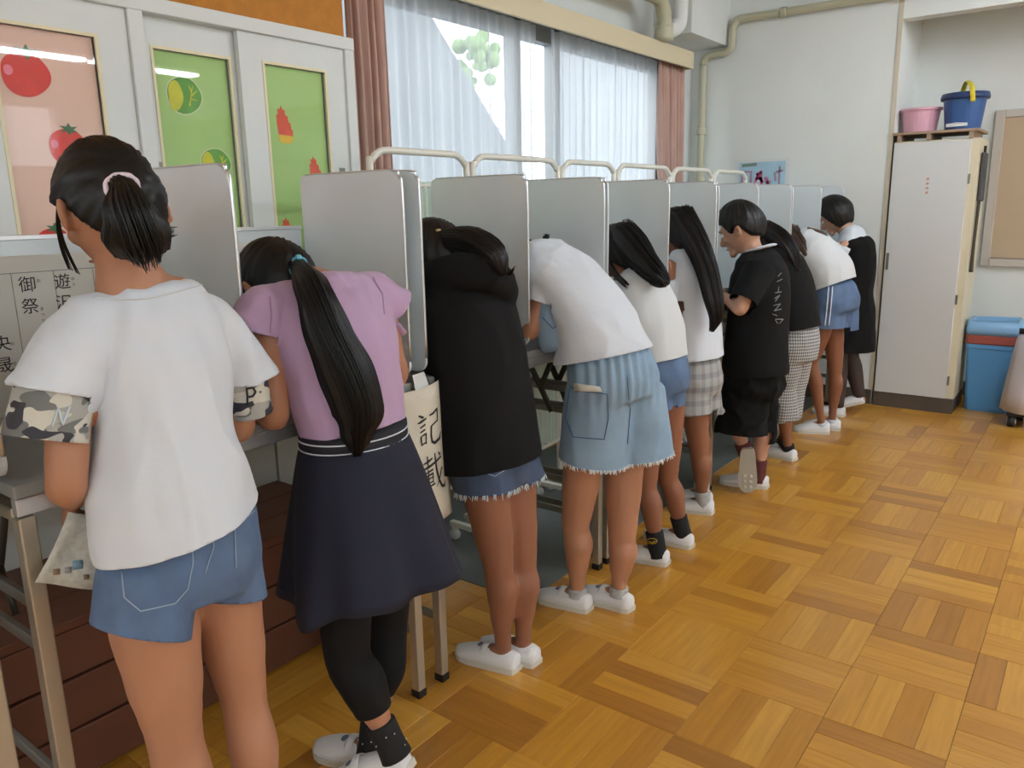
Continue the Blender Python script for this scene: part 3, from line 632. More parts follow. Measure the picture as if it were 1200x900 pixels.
MB().rings([rg(.136, zt+.185), rg(.139, zt+.2), rg(.132, zt+.224), rg(.06, zt+.23)]).build('lid', M('dark_navy', (36, 56, 100), .4), bk, smooth=True)
MB().tube([(-.78, 5.775, zt+.16), (-.785, 5.765, zt+.21), (-.8, 5.8, zt+.26), (-.84, 5.9, zt+.295), (-.87, 6.0, zt+.26), (-.88, 6.03, zt+.21)], [(.014, .004)]*6, side=(1, 0, 0)).build('handle', M('yellow_plastic', (226, 208, 60), .4), bk, smooth=True)
MB().prism([(-.92, 5.804, zt+.02), (-.86, 5.789, zt+.02), (-.8, 5.8, zt+.022), (-.8, 5.799, zt+.04), (-.86, 5.787, zt+.045), (-.92, 5.803, zt+.04)], (0, -.002, 0)).build('label_sticker', m_white, bk)
hb = thing('hanging_brush', (-.695, 5.9, 1.05), 'dark grey dustpan brush hanging on the locker side', 'brush')
MB().box((-.712, 5.83, 1.36), (-.685, 5.95, 1.66), .01).build('brush_head', M('charcoal', (70, 70, 74), .7), hb)
MB().tube([(-.7, 5.89, 1.7), (-.7, 5.89, 1.36)], .008).build('cord', m_black, hb); MB().tube([(-.7, 5.85, 1.36), (-.702, 5.84, 1.1), (-.7, 5.83, .92)], [.01, .009, .012]).build('shaft', m_dark, hb, smooth=True)
nb = thing('notice_board', (.3, 6.36, 1.4), 'tan notice board with pale frame on the alcove wall', 'board')
m_tan = M('tan_cloth', (188, 168, 142), .9, var=(3, .04)); ya = YW+.62
bx('panel', (-.66, ya-.02, .98), (1.6, ya, 1.9), m_tan, nb)
for lo, hi in (((-.715, ya-.03, .93), (-.66, ya, 1.95)), ((-.66, ya-.03, 1.9), (1.6, ya, 1.95)), ((-.66, ya-.04, .925), (1.6, ya, .975))): bx('frame', lo, hi, M('pale_frame', (196, 190, 180), .5), nb, .003)
bt = thing('waste_bin', (-.555, 5.97, 0), 'light blue plastic waste bin with a bag over its rim', 'bin')
m_bin = M('sky_blue_plastic', (88, 156, 214), .4); m_bag = M('blue_bag_film', (128, 174, 214), .35)
def rr(cx, cy, hx, hy, z, c=.03, wob=0):
    out = []
    for (sx, sy, a0) in ((1, -1, -90), (1, 1, 0), (-1, 1, 90), (-1, -1, 180)):
        for k in range(5):
            a = math.radians(a0+22.5*k); out.append(V((cx+sx*(hx-c)+c*math.cos(a), cy+sy*(hy-c)+c*math.sin(a), z+wob*math.sin(a*3+sx*2+sy))))
    return out
cx, cy = -.545, 6.02
MB().rings([rr(cx, cy, .12, .1, 0), rr(cx, cy, .125, .105, .02), rr(cx, cy, .145, .125, .42), rr(cx, cy, .152, .132, .425), rr(cx, cy, .152, .132, .45), rr(cx, cy, .14, .12, .45)]).build('body', m_bin, bt)
MB().rings([rr(cx, cy, .15, .13, .451), rr(cx, cy, .157, .137, .458), rr(cx, cy, .157, .137, .505), rr(cx, cy, .15, .13, .51)]).build('red_band', M('brick_red_plastic', (150, 74, 66), .5), bt)
MB().rings([rr(cx, cy, .152, .132, .511), rr(cx, cy, .158, .138, .54, wob=.004), rr(cx, cy, .15, .13, .6, wob=.01), rr(cx, cy, .125, .11, .605), rr(cx, cy, .125, .11, .56)]).build('bag_collar', m_bag, bt, smooth=True)
wc = thing('covered_trolley', (-.25, 5.69, 0), 'white cloth-covered trolley on black casters beside the bin', 'trolley')
def drp(z, h, a): return [V((-.245+(h+a*math.sin(t*7))*math.cos(t), 5.69+(h*.65+a*math.cos(t*6))*math.sin(t), z)) for t in [2*math.pi*i/48 for i in range(48)]]
MB().rings([drp(.09, .2, .012), drp(.2, .19, .01), drp(.45, .165, .006), drp(.555, .15, .002), drp(.57, .12, .001)]).build('cloth_cover', M('white_bag_cloth', (214, 212, 222), .7), wc, smooth=True)
MB().tube([(-.39, 5.67, .585), (-.12, 5.7, .592)], .018).build('handle', m_black, wc, smooth=True)
for x_, y_ in ((-.37, 5.6), (-.13, 5.59), (-.34, 5.78), (-.13, 5.78)):
    c_ = MB().tube([(x_-.02, y_, .035), (x_+.02, y_, .035)], .034, n=16, sub=1, side=(0, 1, 0)).build('caster', m_black, wc, smooth=True)
    MB().tube([(x_-.024, y_, .035), (x_+.024, y_, .035)], .016, n=12, sub=1, side=(0, 1, 0)).build('hub', m_white, c_, smooth=True)
bx('tray', (-.4, 5.58, .07), (-.1, 5.8, .09), m_black, wc)
# ================================================================== people
m_skin = M('skin_warm', (174, 124, 96), .5, spec=.35, var=(9, .05), bump=(240, .03))
m_skin_tan = M('skin_tanned', (142, 94, 70), .5, spec=.35, var=(9, .05), bump=(240, .03))
m_skin_fair = M('skin_fair', (196, 150, 124), .5, spec=.35, var=(9, .05), bump=(240, .03))
def hairmat(name, col):
    m = M(name, col, .46, spec=.32); ns, lk, b = nodes(m); b.inputs['Anisotropic'].default_value = .5
    return m
m_hair = hairmat('black_hair', (17, 15, 15)); m_hairb = hairmat('dark_brown_hair', (25, 20, 19)); m_hairbr = hairmat('brown_hair', (74, 54, 44))
m_tee = M('white_cotton', (214, 221, 230), .85, sheen=.2, bump=(13, .28)); m_tee2 = M('cream_cotton', (212, 216, 218), .85, sheen=.2, bump=(16, .12))
m_lilac = M('lilac_cotton', (186, 156, 190), .8, sheen=.2, bump=(18, .14)); m_navy = M('navy_cotton', (24, 27, 44), .9, bump=(20, .1))
m_blackc = M('black_cotton', (15, 15, 16), .9, spec=.25, bump=(18, .2)); m_legging = M('black_leggings', (11, 11, 13), .8, spec=.3)
m_blacks = M('black_twill', (11, 11, 12), .9, spec=.25, bump=(18, .2)); m_shoe = M('white_canvas', (226, 226, 226), .6, bump=(160, .05)); m_sole = M('rubber_sole', (206, 202, 190), .55)
m_sockb = M('black_sock', (18, 17, 19), .85); m_sockg = M('grey_sock', (172, 174, 174), .85, var=(60, .15)); m_sockm = M('maroon_sock', (88, 38, 38), .85)
m_tights = M('dark_tights', (62, 48, 44), .7)
def denim(name, col, amt=.22):
    return M(name, col, .8, var=(11, amt), bump=(500, .12))
m_denim = denim('mid_blue_denim', (86, 108, 140)); m_denimd = denim('dark_blue_denim', (62, 76, 100)); m_deniml = denim('light_blue_denim', (138, 164, 186), .1)
m_fray = M('frayed_threads', (196, 206, 214), .9); m_stitch = M('pale_stitch', (150, 168, 188), .8); m_stitchd = M('dark_seam', (70, 96, 132), .8)
m_eyew = M('eye_white', (236, 232, 226), .3); m_eyed = M('dark_iris', (30, 20, 16), .2); m_lip = M('lip', (190, 112, 96), .5)
def camo():
    m = M('grey_camouflage', (150, 150, 146), .85); ns, lk, b = nodes(m); tc = ns.new('ShaderNodeTexCoord')
    def layer(scale, seed):
        mp = ns.new('ShaderNodeMapping'); mp.inputs['Location'].default_value = (seed, seed*.7, seed*1.3); mp.inputs['Scale'].default_value = (1, .8, 1.5); lk.new(tc.outputs['Object'], mp.inputs[0])
        n = ns.new('ShaderNodeTexNoise'); n.inputs['Scale'].default_value = scale; n.inputs['Detail'].default_value = 1.2; lk.new(mp.outputs[0], n.inputs[0]); return n
    cur = None; base = lin((168, 168, 162))
    for sc, sd, lo, col in ((20, 1, .55, (112, 114, 112)), (22, 5, .57, (204, 202, 190)), (24, 9, .585, (58, 58, 66))):
        n = layer(sc, sd); g = ns.new('ShaderNodeMath'); g.operation = 'GREATER_THAN'; g.inputs[1].default_value = lo; lk.new(n.outputs[0], g.inputs[0])
        mx = ns.new('ShaderNodeMixRGB'); lk.new(g.outputs[0], mx.inputs[0]); mx.inputs[2].default_value = lin(col)
        if cur is None: mx.inputs[1].default_value = base
        else: lk.new(cur.outputs[0], mx.inputs[1])
        cur = mx
    lk.new(cur.outputs[0], b.inputs['Base Color']); return m
m_camo = camo()
def check(name, dark, light, freq, axis=('y', 'z', 'x'), thin=.5):
    m = M(name, light, .85); ns, lk, b = nodes(m); tc = ns.new('ShaderNodeTexCoord'); sp = ns.new('ShaderNodeSeparateXYZ'); lk.new(tc.outputs['Object'], sp.inputs[0])
    outs = []
    ad = ns.new('ShaderNodeMath'); ad.operation = 'ADD'; lk.new(sp.outputs[0], ad.inputs[0]); lk.new(sp.outputs[1], ad.inputs[1])
    for src in (ad.outputs[0], sp.outputs[2]):
        mu = ns.new('ShaderNodeMath'); mu.operation = 'MULTIPLY'; mu.inputs[1].default_value = freq; lk.new(src, mu.inputs[0])
        fr = ns.new('ShaderNodeMath'); fr.operation = 'FRACT'; lk.new(mu.outputs[0], fr.inputs[0])
        g = ns.new('ShaderNodeMath'); g.operation = 'LESS_THAN'; g.inputs[1].default_value = thin; lk.new(fr.outputs[0], g.inputs[0]); outs.append(g)
    s = ns.new('ShaderNodeMath'); s.operation = 'ADD'; lk.new(outs[0].outputs[0], s.inputs[0]); lk.new(outs[1].outputs[0], s.inputs[1])
    h = ns.new('ShaderNodeMath'); h.operation = 'MULTIPLY'; h.inputs[1].default_value = .5; lk.new(s.outputs[0], h.inputs[0])
    mx = ns.new('ShaderNodeMixRGB'); mx.inputs[1].default_value = lin(light); mx.inputs[2].default_value = lin(dark); lk.new(h.outputs[0], mx.inputs[0]); lk.new(mx.outputs[0], b.inputs['Base Color']); return m
m_plaid = check('grey_plaid', (128, 128, 130), (166, 166, 165), 17, thin=.4); m_ging = check('black_white_gingham', (84, 84, 86), (196, 196, 194), 60)
YA = V((0, 1, 0))
def bvh(o):
    me = o.data; b = BASE[o.name]
    return BVHTree.FromPolygons([v.co+b for v in me.vertices], [tuple(p.vertices) for p in me.polygons])
def hit(tree, px, py, off=0.0, fallback=None):
    d = ray(px, py).normalized(); h = tree.ray_cast(CAM, d)
    if h[0] is None: return fallback
    n = h[1] if h[1].dot(d) < 0 else -h[1]
    return h[0]+n*off
def decal_line(parent, tree, pix, w, name, mat, off=.0015, seg=6, closed=False):
    pts = []; pp = pix+[pix[0]] if closed else pix
    for (a, b) in zip(pp[:-1], pp[1:]):
        for k in range(seg):
            q = hit(tree, a[0]+(b[0]-a[0])*k/seg, a[1]+(b[1]-a[1])*k/seg, off)
            if q: pts.append(q)
    q = hit(tree, pp[-1][0], pp[-1][1], off)
    if q: pts.append(q)
    if len(pts) < 2: return None
    return MB().tube(pts, w, n=5, sub=1).build(name, mat, parent, smooth=True)
def decal_patch(parent, tree, quad, nu, nv, name, mat, off=.002, label=None):
    """quad: pixel corners tl,tr,br,bl"""
    tl, tr, br, bl = [V((a, b, 0)) for a, b in quad]; g = []; last = None
    for j in range(nv+1):
        for i in range(nu+1):
            q = tl.lerp(tr, i/nu).lerp(bl.lerp(br, i/nu), j/nv); h = hit(tree, q.x, q.y, off, last); g.append(h); last = h
    if any(x is None for x in g): g = [x or next(y for y in g if y) for x in g]
    n = nu+1; mb = MB().add(g, [(a*n+i, a*n+i+1, (a+1)*n+i+1, (a+1)*n+i) for a in range(nv) for i in range(nu)])
    o = mb.build(name, mat, parent, smooth=True, label=label); sl = o.modifiers.new('t', 'SOLIDIFY'); sl.thickness = .0016; sl.offset = 0
    return o
def head_dir(c, f, u, s, a, b, d):
    pass
class Head:
    def __init__(h, c, f, u, s=1.0):
        h.c = V(c); h.f = V(f).normalized(); u = V(u); h.u = (u-h.f*u.dot(h.f)).normalized(); h.r = h.f.cross(h.u); h.s = s
    def at(h, r, f, u): return h.c+(h.r*r+h.f*f+h.u*u)*h.s
    def skull(h, mb, ears=True):
        nu, nv = 32, 22; R = []
        for j in range(1, nv):
            th = math.pi*j/nv; ring = []
            for i in range(nu):
                ph = 2*math.pi*i/nu; a = math.sin(th)*math.cos(ph); b = math.sin(th)*math.sin(ph); d = -math.cos(th)
                r, f, u = .074*a, .092*b, .112*d
                if d < 0:
                    r *= 1-.28*(-d)**1.4
                    if b > 0: f = f*(1-.16*(-d)**2)+.012*(-d)**3
                    else: f *= 1-.35*(-d)**1.2
                if b > .75: f *= .97
                ring.append(h.at(r, f, u))
            R.append(ring)
        mb.rings(R)
        A = (h.r, h.f, h.u); s = h.s
        mb.tube([h.at(0, .088, .012), h.at(0, .1, -.012), h.at(0, .108, -.03), h.at(0, .09, -.04)], [.007*s, .009*s, .0125*s, .008*s], n=10)
        mb.ball(h.at(0, .083, .022), .05*s, .012*s, .012*s, A)
        for q in (-1, 1): mb.ball(h.at(q*.03, .074, -.02), .022*s, .015*s, .02*s, A)
        mb.ball(h.at(0, .084, -.062), .022*s, .011*s, .008*s, A); mb.ball(h.at(0, .076, -.09), .024*s, .018*s, .018*s, A)
        for q in ((-1, 1) if ears else ()):
            axe = (h.r*q*.5-h.f*.86, h.r*q*.86+h.f*.5, h.u)
            axe = tuple(v.normalized() for v in axe)
            mb.ball(h.at(q*.087, -.006, -.012), .02*s, .008*s, .032*s, axe, 12, 10)
            mb.ball(h.at(q*.077, .004, -.025), .014*s, .008*s, .012*s, axe, 10, 8)
    def face_parts(h, root):
        s = h.s
        for q in (-1, 1):
            e = MB().ball(h.at(q*.031, .0765, .0), .0135*s, .0135*s, .0105*s, (h.r, h.f, h.u)).build('eye', m_eyew, root, smooth=True)
            MB().ball(h.at(q*.031, .086, -.0005), .0058*s, .0045*s, .0058*s, (h.r, h.f, h.u)).build('iris', m_eyed, e, smooth=True)
            MB().tube([h.at(q*.014, .091, .019), h.at(q*.032, .09, .025), h.at(q*.05, .079, .019)], [.002*s, .003*s, .0018*s], n=6).build('eyebrow', m_hair, root, smooth=True)
        MB().tube([h.at(-.02, .087, -.063), h.at(0, .0955, -.0615), h.at(.02, .087, -.063)], [.002*s, .0038*s, .002*s], n=6).build('lips', m_lip, root, smooth=True)
    def cap(h, mb, keep, grow=.012, tie=None, amp=.004, nrid=13, seed=0, vol=(1, 1, 1)):
        """hair volume over the skull; keep(a,b,d) says where hair grows (a right, b front, d up)"""
        nu, nv = 96, 56; R = []; tie = V(tie).normalized() if tie else V((0, -.5, .85)).normalized()
        e1 = tie.orthogonal().normalized(); e2 = tie.cross(e1)
        for j in range(1, nv):
            th = math.pi*j/nv; ring = []
            for i in range(nu):
                ph = 2*math.pi*i/nu; a = math.sin(th)*math.cos(ph); b = math.sin(th)*math.sin(ph); d = -math.cos(th)
                v = V((a, b, d)); pa = math.atan2(v.dot(e2), v.dot(e1))
                rd = noise.noise(V((math.cos(pa)*nrid, math.sin(pa)*nrid, v.dot(tie)*1.2+seed)))+.5*noise.noise(V((math.cos(pa)*nrid*2.6, math.sin(pa)*nrid*2.6, v.dot(tie)*1.5+seed)))
                k = max(0, min(1, keep(a, b, d)*6+.5)); k = k*k*(3-2*k)
                g = (grow+amp*rd)*k-.014*(1-k)
                r, f, u = (.074+g)*a*vol[0], (.092+g)*b*vol[1], (.112+g)*d*vol[2]
                if d < 0: r *= 1-.24*(-d)**1.4; f *= (1-.16*(-d)**2) if b > 0 else 1-.3*(-d)**1.2
                ring.append(h.at(r, f, u))
            R.append(ring)
        mb.rings(R)
def strand_ridge(seed, k=7, amp=.1):
    return lambda t, a: amp*(noise.noise(V((math.cos(a)*k, math.sin(a)*k, t*1.1+seed)))+.5*noise.noise(V((math.cos(a)*k*2.3, math.sin(a)*k*2.3, t*1.6+seed))))
def strands(mb, path, spread, n, r=.0016, seed=1, jitter=.3, l0=.0):
    rnd = random.Random(seed); path = [V(p) for p in path]
    for _ in range(n):
        ang = rnd.uniform(0, 6.283); ex = rnd.uniform(.85, 1.08); pts = []; cut = rnd.uniform(.82, 1.04)
        m = len(path)
        for i, p in enumerate(path):
            t = (path[min(i+1, m-1)]-path[max(i-1, 0)]).normalized(); e1 = t.cross(V((.3, .8, .2))).normalized(); e2 = t.cross(e1)
            w = spread[i]; q = p+(e1*math.cos(ang)*w[0]+e2*math.sin(ang)*w[1])*ex
            if i == m-1: q = path[i-1].lerp(q, cut)+V((rnd.uniform(-1, 1), rnd.uniform(-1, 1), rnd.uniform(-.6, .6)))*.006*jitter*3
            pts.append(q)
        mb.tube(pts, [r*.8]+[r]*(m-2)+[r*.3], n=4, sub=3)
def limb(mb, pts, rad, n=16, side=None): mb.tube(pts, rad, n=n, dome=True, sub=6, side=side)
def leg(mb, hip, knee, ankle, toe, s=1, thick=1, foot=True):
    hip, knee, ankle, toe = V(hip), V(knee), V(ankle), V(toe)
    bk = V((1, 0, 0))
    th = lambda t: hip.lerp(knee, t); sh = lambda t: knee.lerp(ankle, t)
    r = lambda x: x*s*thick
    limb(mb, [hip, th(.3), th(.65), th(.9), knee, sh(.12), sh(.32)+bk*.008*s, sh(.6)+bk*.003*s, sh(.85), ankle], [r(.07), r(.077), r(.067), r(.056), r(.051), r(.049), r(.054), r(.043), r(.031), r(.029)], 18)
    d = (toe-ankle); d.z = 0; d.normalize()
    if foot: limb(mb, [ankle-d*.018+V((0, 0, -.038)), ankle+d*.035+V((0, 0, -.036)), ankle+d*.09+V((0, 0, -.052)), toe-d*.045], [(.022*s, .026*s), (.026*s, .026*s), (.028*s, .014*s), (.02*s, .008*s)], 12)
def hand(mb, w, d, n, s=1, side=1, curl=.5, spread=.12):
    """w wrist, d direction of fingers, n back-of-hand normal, side=+1 when the thumb leaves along d x n"""
    w, d, n = V(w), V(d).normalized(), V(n); n = (n-d*n.dot(d)).normalized(); l = d.cross(n)*side
    mb.tube([w-d*.01, w+d*.015*s, w+d*.045*s, w+d*.072*s], [(.02*s, .015*s), (.026*s, .014*s), (.033*s, .014*s), (.033*s, .011*s)], side=[l]*4, n=14, dome=True)
    for k, (o, ln) in enumerate(((.026, .056), (.009, .064), (-.009, .06), (-.026, .047))):
        b = w+d*.07*s+l*o*s; dd = (d+l*spread*o/.026*.5).normalized(); p = [b-d*.02*s, b]; ang = 0
        for q, fr in enumerate((.45, .32, .23)):
            ang += curl*(.6, .75, .5)[q]*(1+.12*k)
            p.append(p[-1]+(dd*math.cos(ang)-n*math.sin(ang))*ln*fr*s)
        mb.tube(p, [.0088*s, .009*s, .0083*s, .0078*s, .006*s], n=10, sub=3, dome=True)
    b = w+d*.022*s+l*.022*s; t1 = b+(l*.72+d*.6-n*.25).normalized()*.034*s; t2 = t1+(l*.25+d*.85-n*.4).normalized()*.024*s
    mb.tube([b-l*.012*s, b, t1, t2], [.012*s, .0125*s, .0095*s, .007*s], n=10, sub=3, dome=True)
def arm(mb, sh, el, wr, s=1, hd=None, hn=(0, 0, 1), side=1, curl=.6):
    sh, el, wr = V(sh), V(el), V(wr); u = lambda t: sh.lerp(el, t); f = lambda t: el.lerp(wr, t)
    limb(mb, [sh, u(.3), u(.7), el, f(.2), f(.6), wr], [.036*s, .039*s, .034*s, .032*s, .034*s, .028*s, .0205*s], 14)
    hand(mb, wr, V(hd) if hd else (wr-el), hn, s, side, curl)
m_print = M('faded_emblem', (104, 110, 140), .7)
def shoe(root, heel, toe, s=1, z=0, up=None, skirt=None, name='shoe', strap=True, sock=None, sole_mat=None):
    """canvas slip-on; heel/toe are floor points; up lets the foot tip"""
    heel, toe = V((heel[0], heel[1], heel[2] if len(heel) > 2 else 0)), V((toe[0], toe[1], toe[2] if len(toe) > 2 else 0))
    d = (toe-heel); L = d.length; d.normalize(); up = V(up) if up else V((0, 0, 1)); up = (up-d*up.dot(d)).normalized(); l = d.cross(up)
    prof = [(0.0, .021, .044, .012), (.02, .028, .062, 0), (.1, .033, .066, 0), (.25, .035, .063, 0), (.42, .038, .065, 0), (.58, .041, .06, 0), (.72, .043, .053, 0), (.86, .04, .043, 0), (.95, .03, .036, .0), (1.0, .014, .026, .006)]
    R = []
    for t, w, h, b in prof:
        c = heel+d*(L*t); ring = []
        for k in range(18):
            a = 2*math.pi*k/18; x = math.cos(a); y = math.sin(a)
            yy = (y*.5+.5)*h*s if y > -.3 else .35*h*s*max(0, (1+y)/.7)*.6
            ring.append(c+l*(w*s*x*(1-.12*max(0, y)))+up*(max(yy, .004)+b))
        R.append(ring)
    o = MB().rings(R).build(name, m_shoe, root, smooth=True)
    ol = [heel+d*(L*t-(.004 if t == 0 else 0))+l*(w*s*1.06) for t, w, h, b in prof]+[heel+d*(L*t+(.003 if t == 1 else 0))-l*(w*s*1.06) for t, w, h, b in prof[::-1]]
    MB().prism(ol, up*.017).build('sole', sole_mat or m_sole, o)
    if strap:
        c = heel+d*(L*.5); pts = [c+l*(.037*s*math.cos(a))*1.02+up*(.014+.054*s*math.sin(a)) for a in [math.pi*i/10 for i in range(11)]]
        MB().tube(pts, [(.011, .0018)]*11, side=d, n=8, sub=1).build('strap', m_shoe, o, smooth=True)
        c2 = heel+d*(L*.6)+up*(.06*s); MB().ball(c2-up*.003, .011*s, .013*s, .004, (d, l, up), 12, 8)  .build('instep_print', m_print, o, smooth=True)
    return o
def sock(root, ankle, knee, h0, h1, r, mat, s=1, name='sock'):
    a = V(ankle); k = V(knee); d = (k-a).normalized()
    return MB().tube([a+d*h0, a+d*(h0+(h1-h0)*.4), a+d*h1, a+d*(h1-.004)], [r*1.12*s, r*1.02*s, r*1.05*s, r*.8*s], n=16).build(name, mat, root, smooth=True)
def fold(amp=.006, f=9, seed=0, st=(1, 1, .45), amp2=.35):
    def d(p, n_):
        q = V((p.x*f*st[0]+seed, p.y*f*st[1], p.z*f*st[2]))
        w = noise.noise(q)
        return amp*(1-2*abs(w)**.8)*.8+amp*amp2*noise.noise(q*2.7)
    return d
def torso(mb, pts, hw, hd, sides=None, hem=True, n=30):
    """closed garment volume from hem to neck, recessed at the hem"""
    pts = [V(p) for p in pts]; t0 = (pts[1]-pts[0]).normalized(); s0 = sides[0] if sides else YA
    P_ = list(pts); A = list(zip(hw, hd)); SS = list(sides) if sides else [YA]*len(pts)
    if hem:
        P_ = [pts[0]-t0*.04]+P_; A = [A[0]]+A; SS = [s0]+SS; mb.cuts.append((pts[0], -t0, max(A[0])*1.15+.02))
    mb.tube(P_, A, side=[V(x) for x in SS], n=n, sub=5)
def sleeve(mb, sh, end, r0, r1, tilt=None, n=20, mid=None, cut=None, body=None):
    sh, end = V(sh), V(end); d = (end-sh).normalized(); r1 = r1 if isinstance(r1, tuple) else (r1, r1)
    r0 = r0 if isinstance(r0, tuple) else (r0, r0); mids = [] if mid is None else (mid if isinstance(mid, list) else [mid])
    P_ = [sh-d*.01]+([V(m) for m, _ in mids] if mids else [sh.lerp(end, .5)])+[end, end+d*.035]
    A = [r0]+([r for _, r in mids] if mids else [((r0[0]+r1[0])/2, (r0[1]+r1[1])/2)])+[r1, r1]
    mb.tube(P_, A, n=n, sub=4, side=tilt); nn = V(cut).normalized() if cut else d; q = None if body is None else (V(body)-end); q = None if q is None else (q-nn*q.dot(nn)).normalized(); mb.cuts.append((end, nn, max(r1)*1.15+.01)+(() if q is None else (q, max(r1)*.55)))
def shorts(mb, waist, hipc, legs, hw, hd, wr, n=26, gather=0, side=YA, tilt=(0, 0, 0)):
    """waist centre, hip centre, legs=[(top, hemcentre, (rx,ry))]"""
    waist, hipc = V(waist), V(hipc)
    mb.tube([waist, waist.lerp(hipc, .4), hipc, hipc+(hipc-waist).normalized()*.06], [wr, (hw*.95, hd*.93), (hw, hd), (hw*.9, hd*.88)], side=[side]*4, n=n, sub=4)
    for li, (top, hemc, r) in enumerate(legs):
        top, hemc = V(top), V(hemc); oth = (V(legs[1-li][1])-hemc).normalized(); d = (hemc-top).normalized()
        mb.tube([top, top.lerp(hemc, .5), hemc, hemc+d*.035], [(r[0]*.93, r[1]*.95), (r[0]*.97, r[1]*.98), r, r], side=[side]*4, n=24, sub=4); mb.cuts.append((hemc, (d+V(tilt)).normalized(), max(r)*1.15+.012, oth, (V(legs[1-li][1])-hemc).length*.7))
def fringe(root, tree_obj, zsel, name, mat, n=160, L=.014, seed=3, sides=None):
    """short loose threads along the lowest rim of a garment leg: zsel(v) -> True for rim vertices"""
    me = tree_obj.data; b = BASE[tree_obj.name]; rnd = random.Random(seed); mb = MB()
    bm = bmesh.new(); bm.from_mesh(me); rim = [e for e in bm.edges if e.is_boundary]; vs = [e.verts[0].co.lerp(e.verts[1].co, rnd.random())+b for e in rim for _ in range(2)]; bm.free()
    if not vs: return
    for _ in range(n):
        p = rnd.choice(vs); q = p+V((rnd.uniform(-.006, .006), rnd.uniform(-.006, .006), -rnd.uniform(.4, 1)*L)); mb.tube([p+V((0, 0, .004)), q], [.0022, .0008], n=4, sub=1)
    o = mb.build(name, mat, root); o['kind'] = 'stuff'; return o
GRP = 'people writing at the desks'
def person(loc, label): return thing('person', loc, label, 'person', GRP)
def basic_body(mb, pel, wst, chest, sho, neck, head, s=1, sw=.115, side=YA):
    pel, wst, chest, sho, neck = map(V, (pel, wst, chest, sho, neck))
    mb.tube([pel-(wst-pel)*.25, pel, wst, chest, sho, sho.lerp(neck, .75), neck.lerp(head.c, .25), head.at(0, -.02, -.03)], [(.085*s, .07*s), (.125*s, .09*s), (.1*s, .075*s), (.118*s, .08*s), (sw*s, .062*s), (.062*s, .05*s), (.047*s, .047*s), (.045*s, .045*s)], side=side, n=22, dome=True, sub=5)
def hairline(pts):
    def k(a, b, d):
        for (b0, t0), (b1, t1) in zip(pts[:-1], pts[1:]):
            if b <= b1: return d-(t0+(t1-t0)*max(0, (b-b0)/(b1-b0)))
        return d-pts[-1][1]
    return k
full_hair = hairline([(-1, -1.3), (-.1, -1.1), (.1, -.7), (.45, .2), (.8, .5), (1, .6)])
# ---- child with the short ponytail and white scrunchie
X1 = -1.33
g = person((-1.27, .68, 0), 'person in white shirt with camouflage cuffs and denim shorts, pink-white scrunchie')
H = Head(P(131, 245, x=-1.365), (-1, -.02, -.38), (-.38, 0, 1), .98)
mb = MB(); pel = P(208, 625, x=-1.285)
basic_body(mb, pel, P(190, 520, x=-1.31), P(183, 440, x=-1.325), P(168, 365, x=-1.335), P(152, 325, x=-1.34), H, 1.02)
mb.tube([P(128, 362, x=-1.335), P(165, 340, x=-1.34), P(215, 352, x=-1.335)], [.03, .042, .03], n=12)
H.skull(mb)
kL, kR = P(203, 850, x=-1.255), P(284, 808, x=-1.27); aL, aR = V((-1.24, .637, .075)), V((-1.25, .79, .075))
leg(mb, (-1.28, .63, .76), kL, aL, (-1.42, .6, .01), 1.02, .96); leg(mb, (-1.29, .77, .78), kR, aR, (-1.44, .79, .01), 1.02, .88)
sL, eL = P(82, 400, x=-1.335), P(78, 566, x=-1.31); wL = P(86, 585, x=-1.44)
sR, eR = P(258, 392, x=-1.335), P(280, 500, x=-1.36); wR = V((-1.58, .86, .975))
arm(mb, sL, eL, wL, 1, hd=(-.7, .1, -.7), hn=(-.3, -.9, .3), side=-1, curl=.5); arm(mb, sR, eR, wR, 1, hd=(-1, -.2, -.05), hn=(0, .2, 1), side=-1)
mb.remesh('body', m_skin, g, .0065, 5); H.face_parts(g)
# shirt
prs = [((104, 670), (294, 568), -1.285, .136), ((96, 600), (285, 535), -1.295, .13), ((106, 510), (271, 485), -1.31, .118), ((99, 440), (270, 425), -1.325, .115), ((84, 388), (264, 374), -1.335, .09), ((104, 352), (244, 340), -1.338, .066), ((122, 341), (226, 330), -1.34, .052)]
C = []; hw = []; hd = []; SD = []
for a, b, x, d in prs:
    L_, R_ = P(*a, x=x), P(*b, x=x); C.append((L_+R_)/2); hw.append((R_-L_).length/2*.89); hd.append(d); SD.append((R_-L_).normalized())
mb = MB(); mb.raw(C, list(zip(hw, hd)), SD, [V((.97, 0, .06))]*7, 44, 6, 1)
sleeve(mb, P(150, 372, x=-1.335), P(63, 460, x=-1.33), .045, (.064, .062), mid=[(P(112, 384, x=-1.335), (.052, .055)), (P(84, 418, x=-1.333), (.06, .062))], cut=P(53, 515, x=-1.325)-P(66, 455, x=-1.33), body=P(185, 470, x=-1.32))
sleeve(mb, P(200, 366, x=-1.335), P(288, 445, x=-1.335), .045, (.05, .055), mid=[(P(238, 376, x=-1.335), (.05, .055)), (P(268, 408, x=-1.335), (.053, .056))], cut=P(296, 486, x=-1.34)-P(282, 438, x=-1.336), body=P(185, 470, x=-1.32))
tee = mb.remesh('t_shirt', m_tee, g, .006, 7, fold(.010, 8, 3, (1, 1.6, .3)))
T = bvh(tee); decal_line(tee, T, [(110, 349), (140, 352), (175, 350), (205, 343), (236, 334)], .0014, 'neck_seam', m_tee2)
mb = MB(); sleeve(mb, P(66, 448, x=-1.331), P(54, 514, x=-1.325), .056, (.062, .058)); cuff = mb.remesh('camouflage_cuff', m_camo, g, .005, 3, fold(.003, 12, 1))
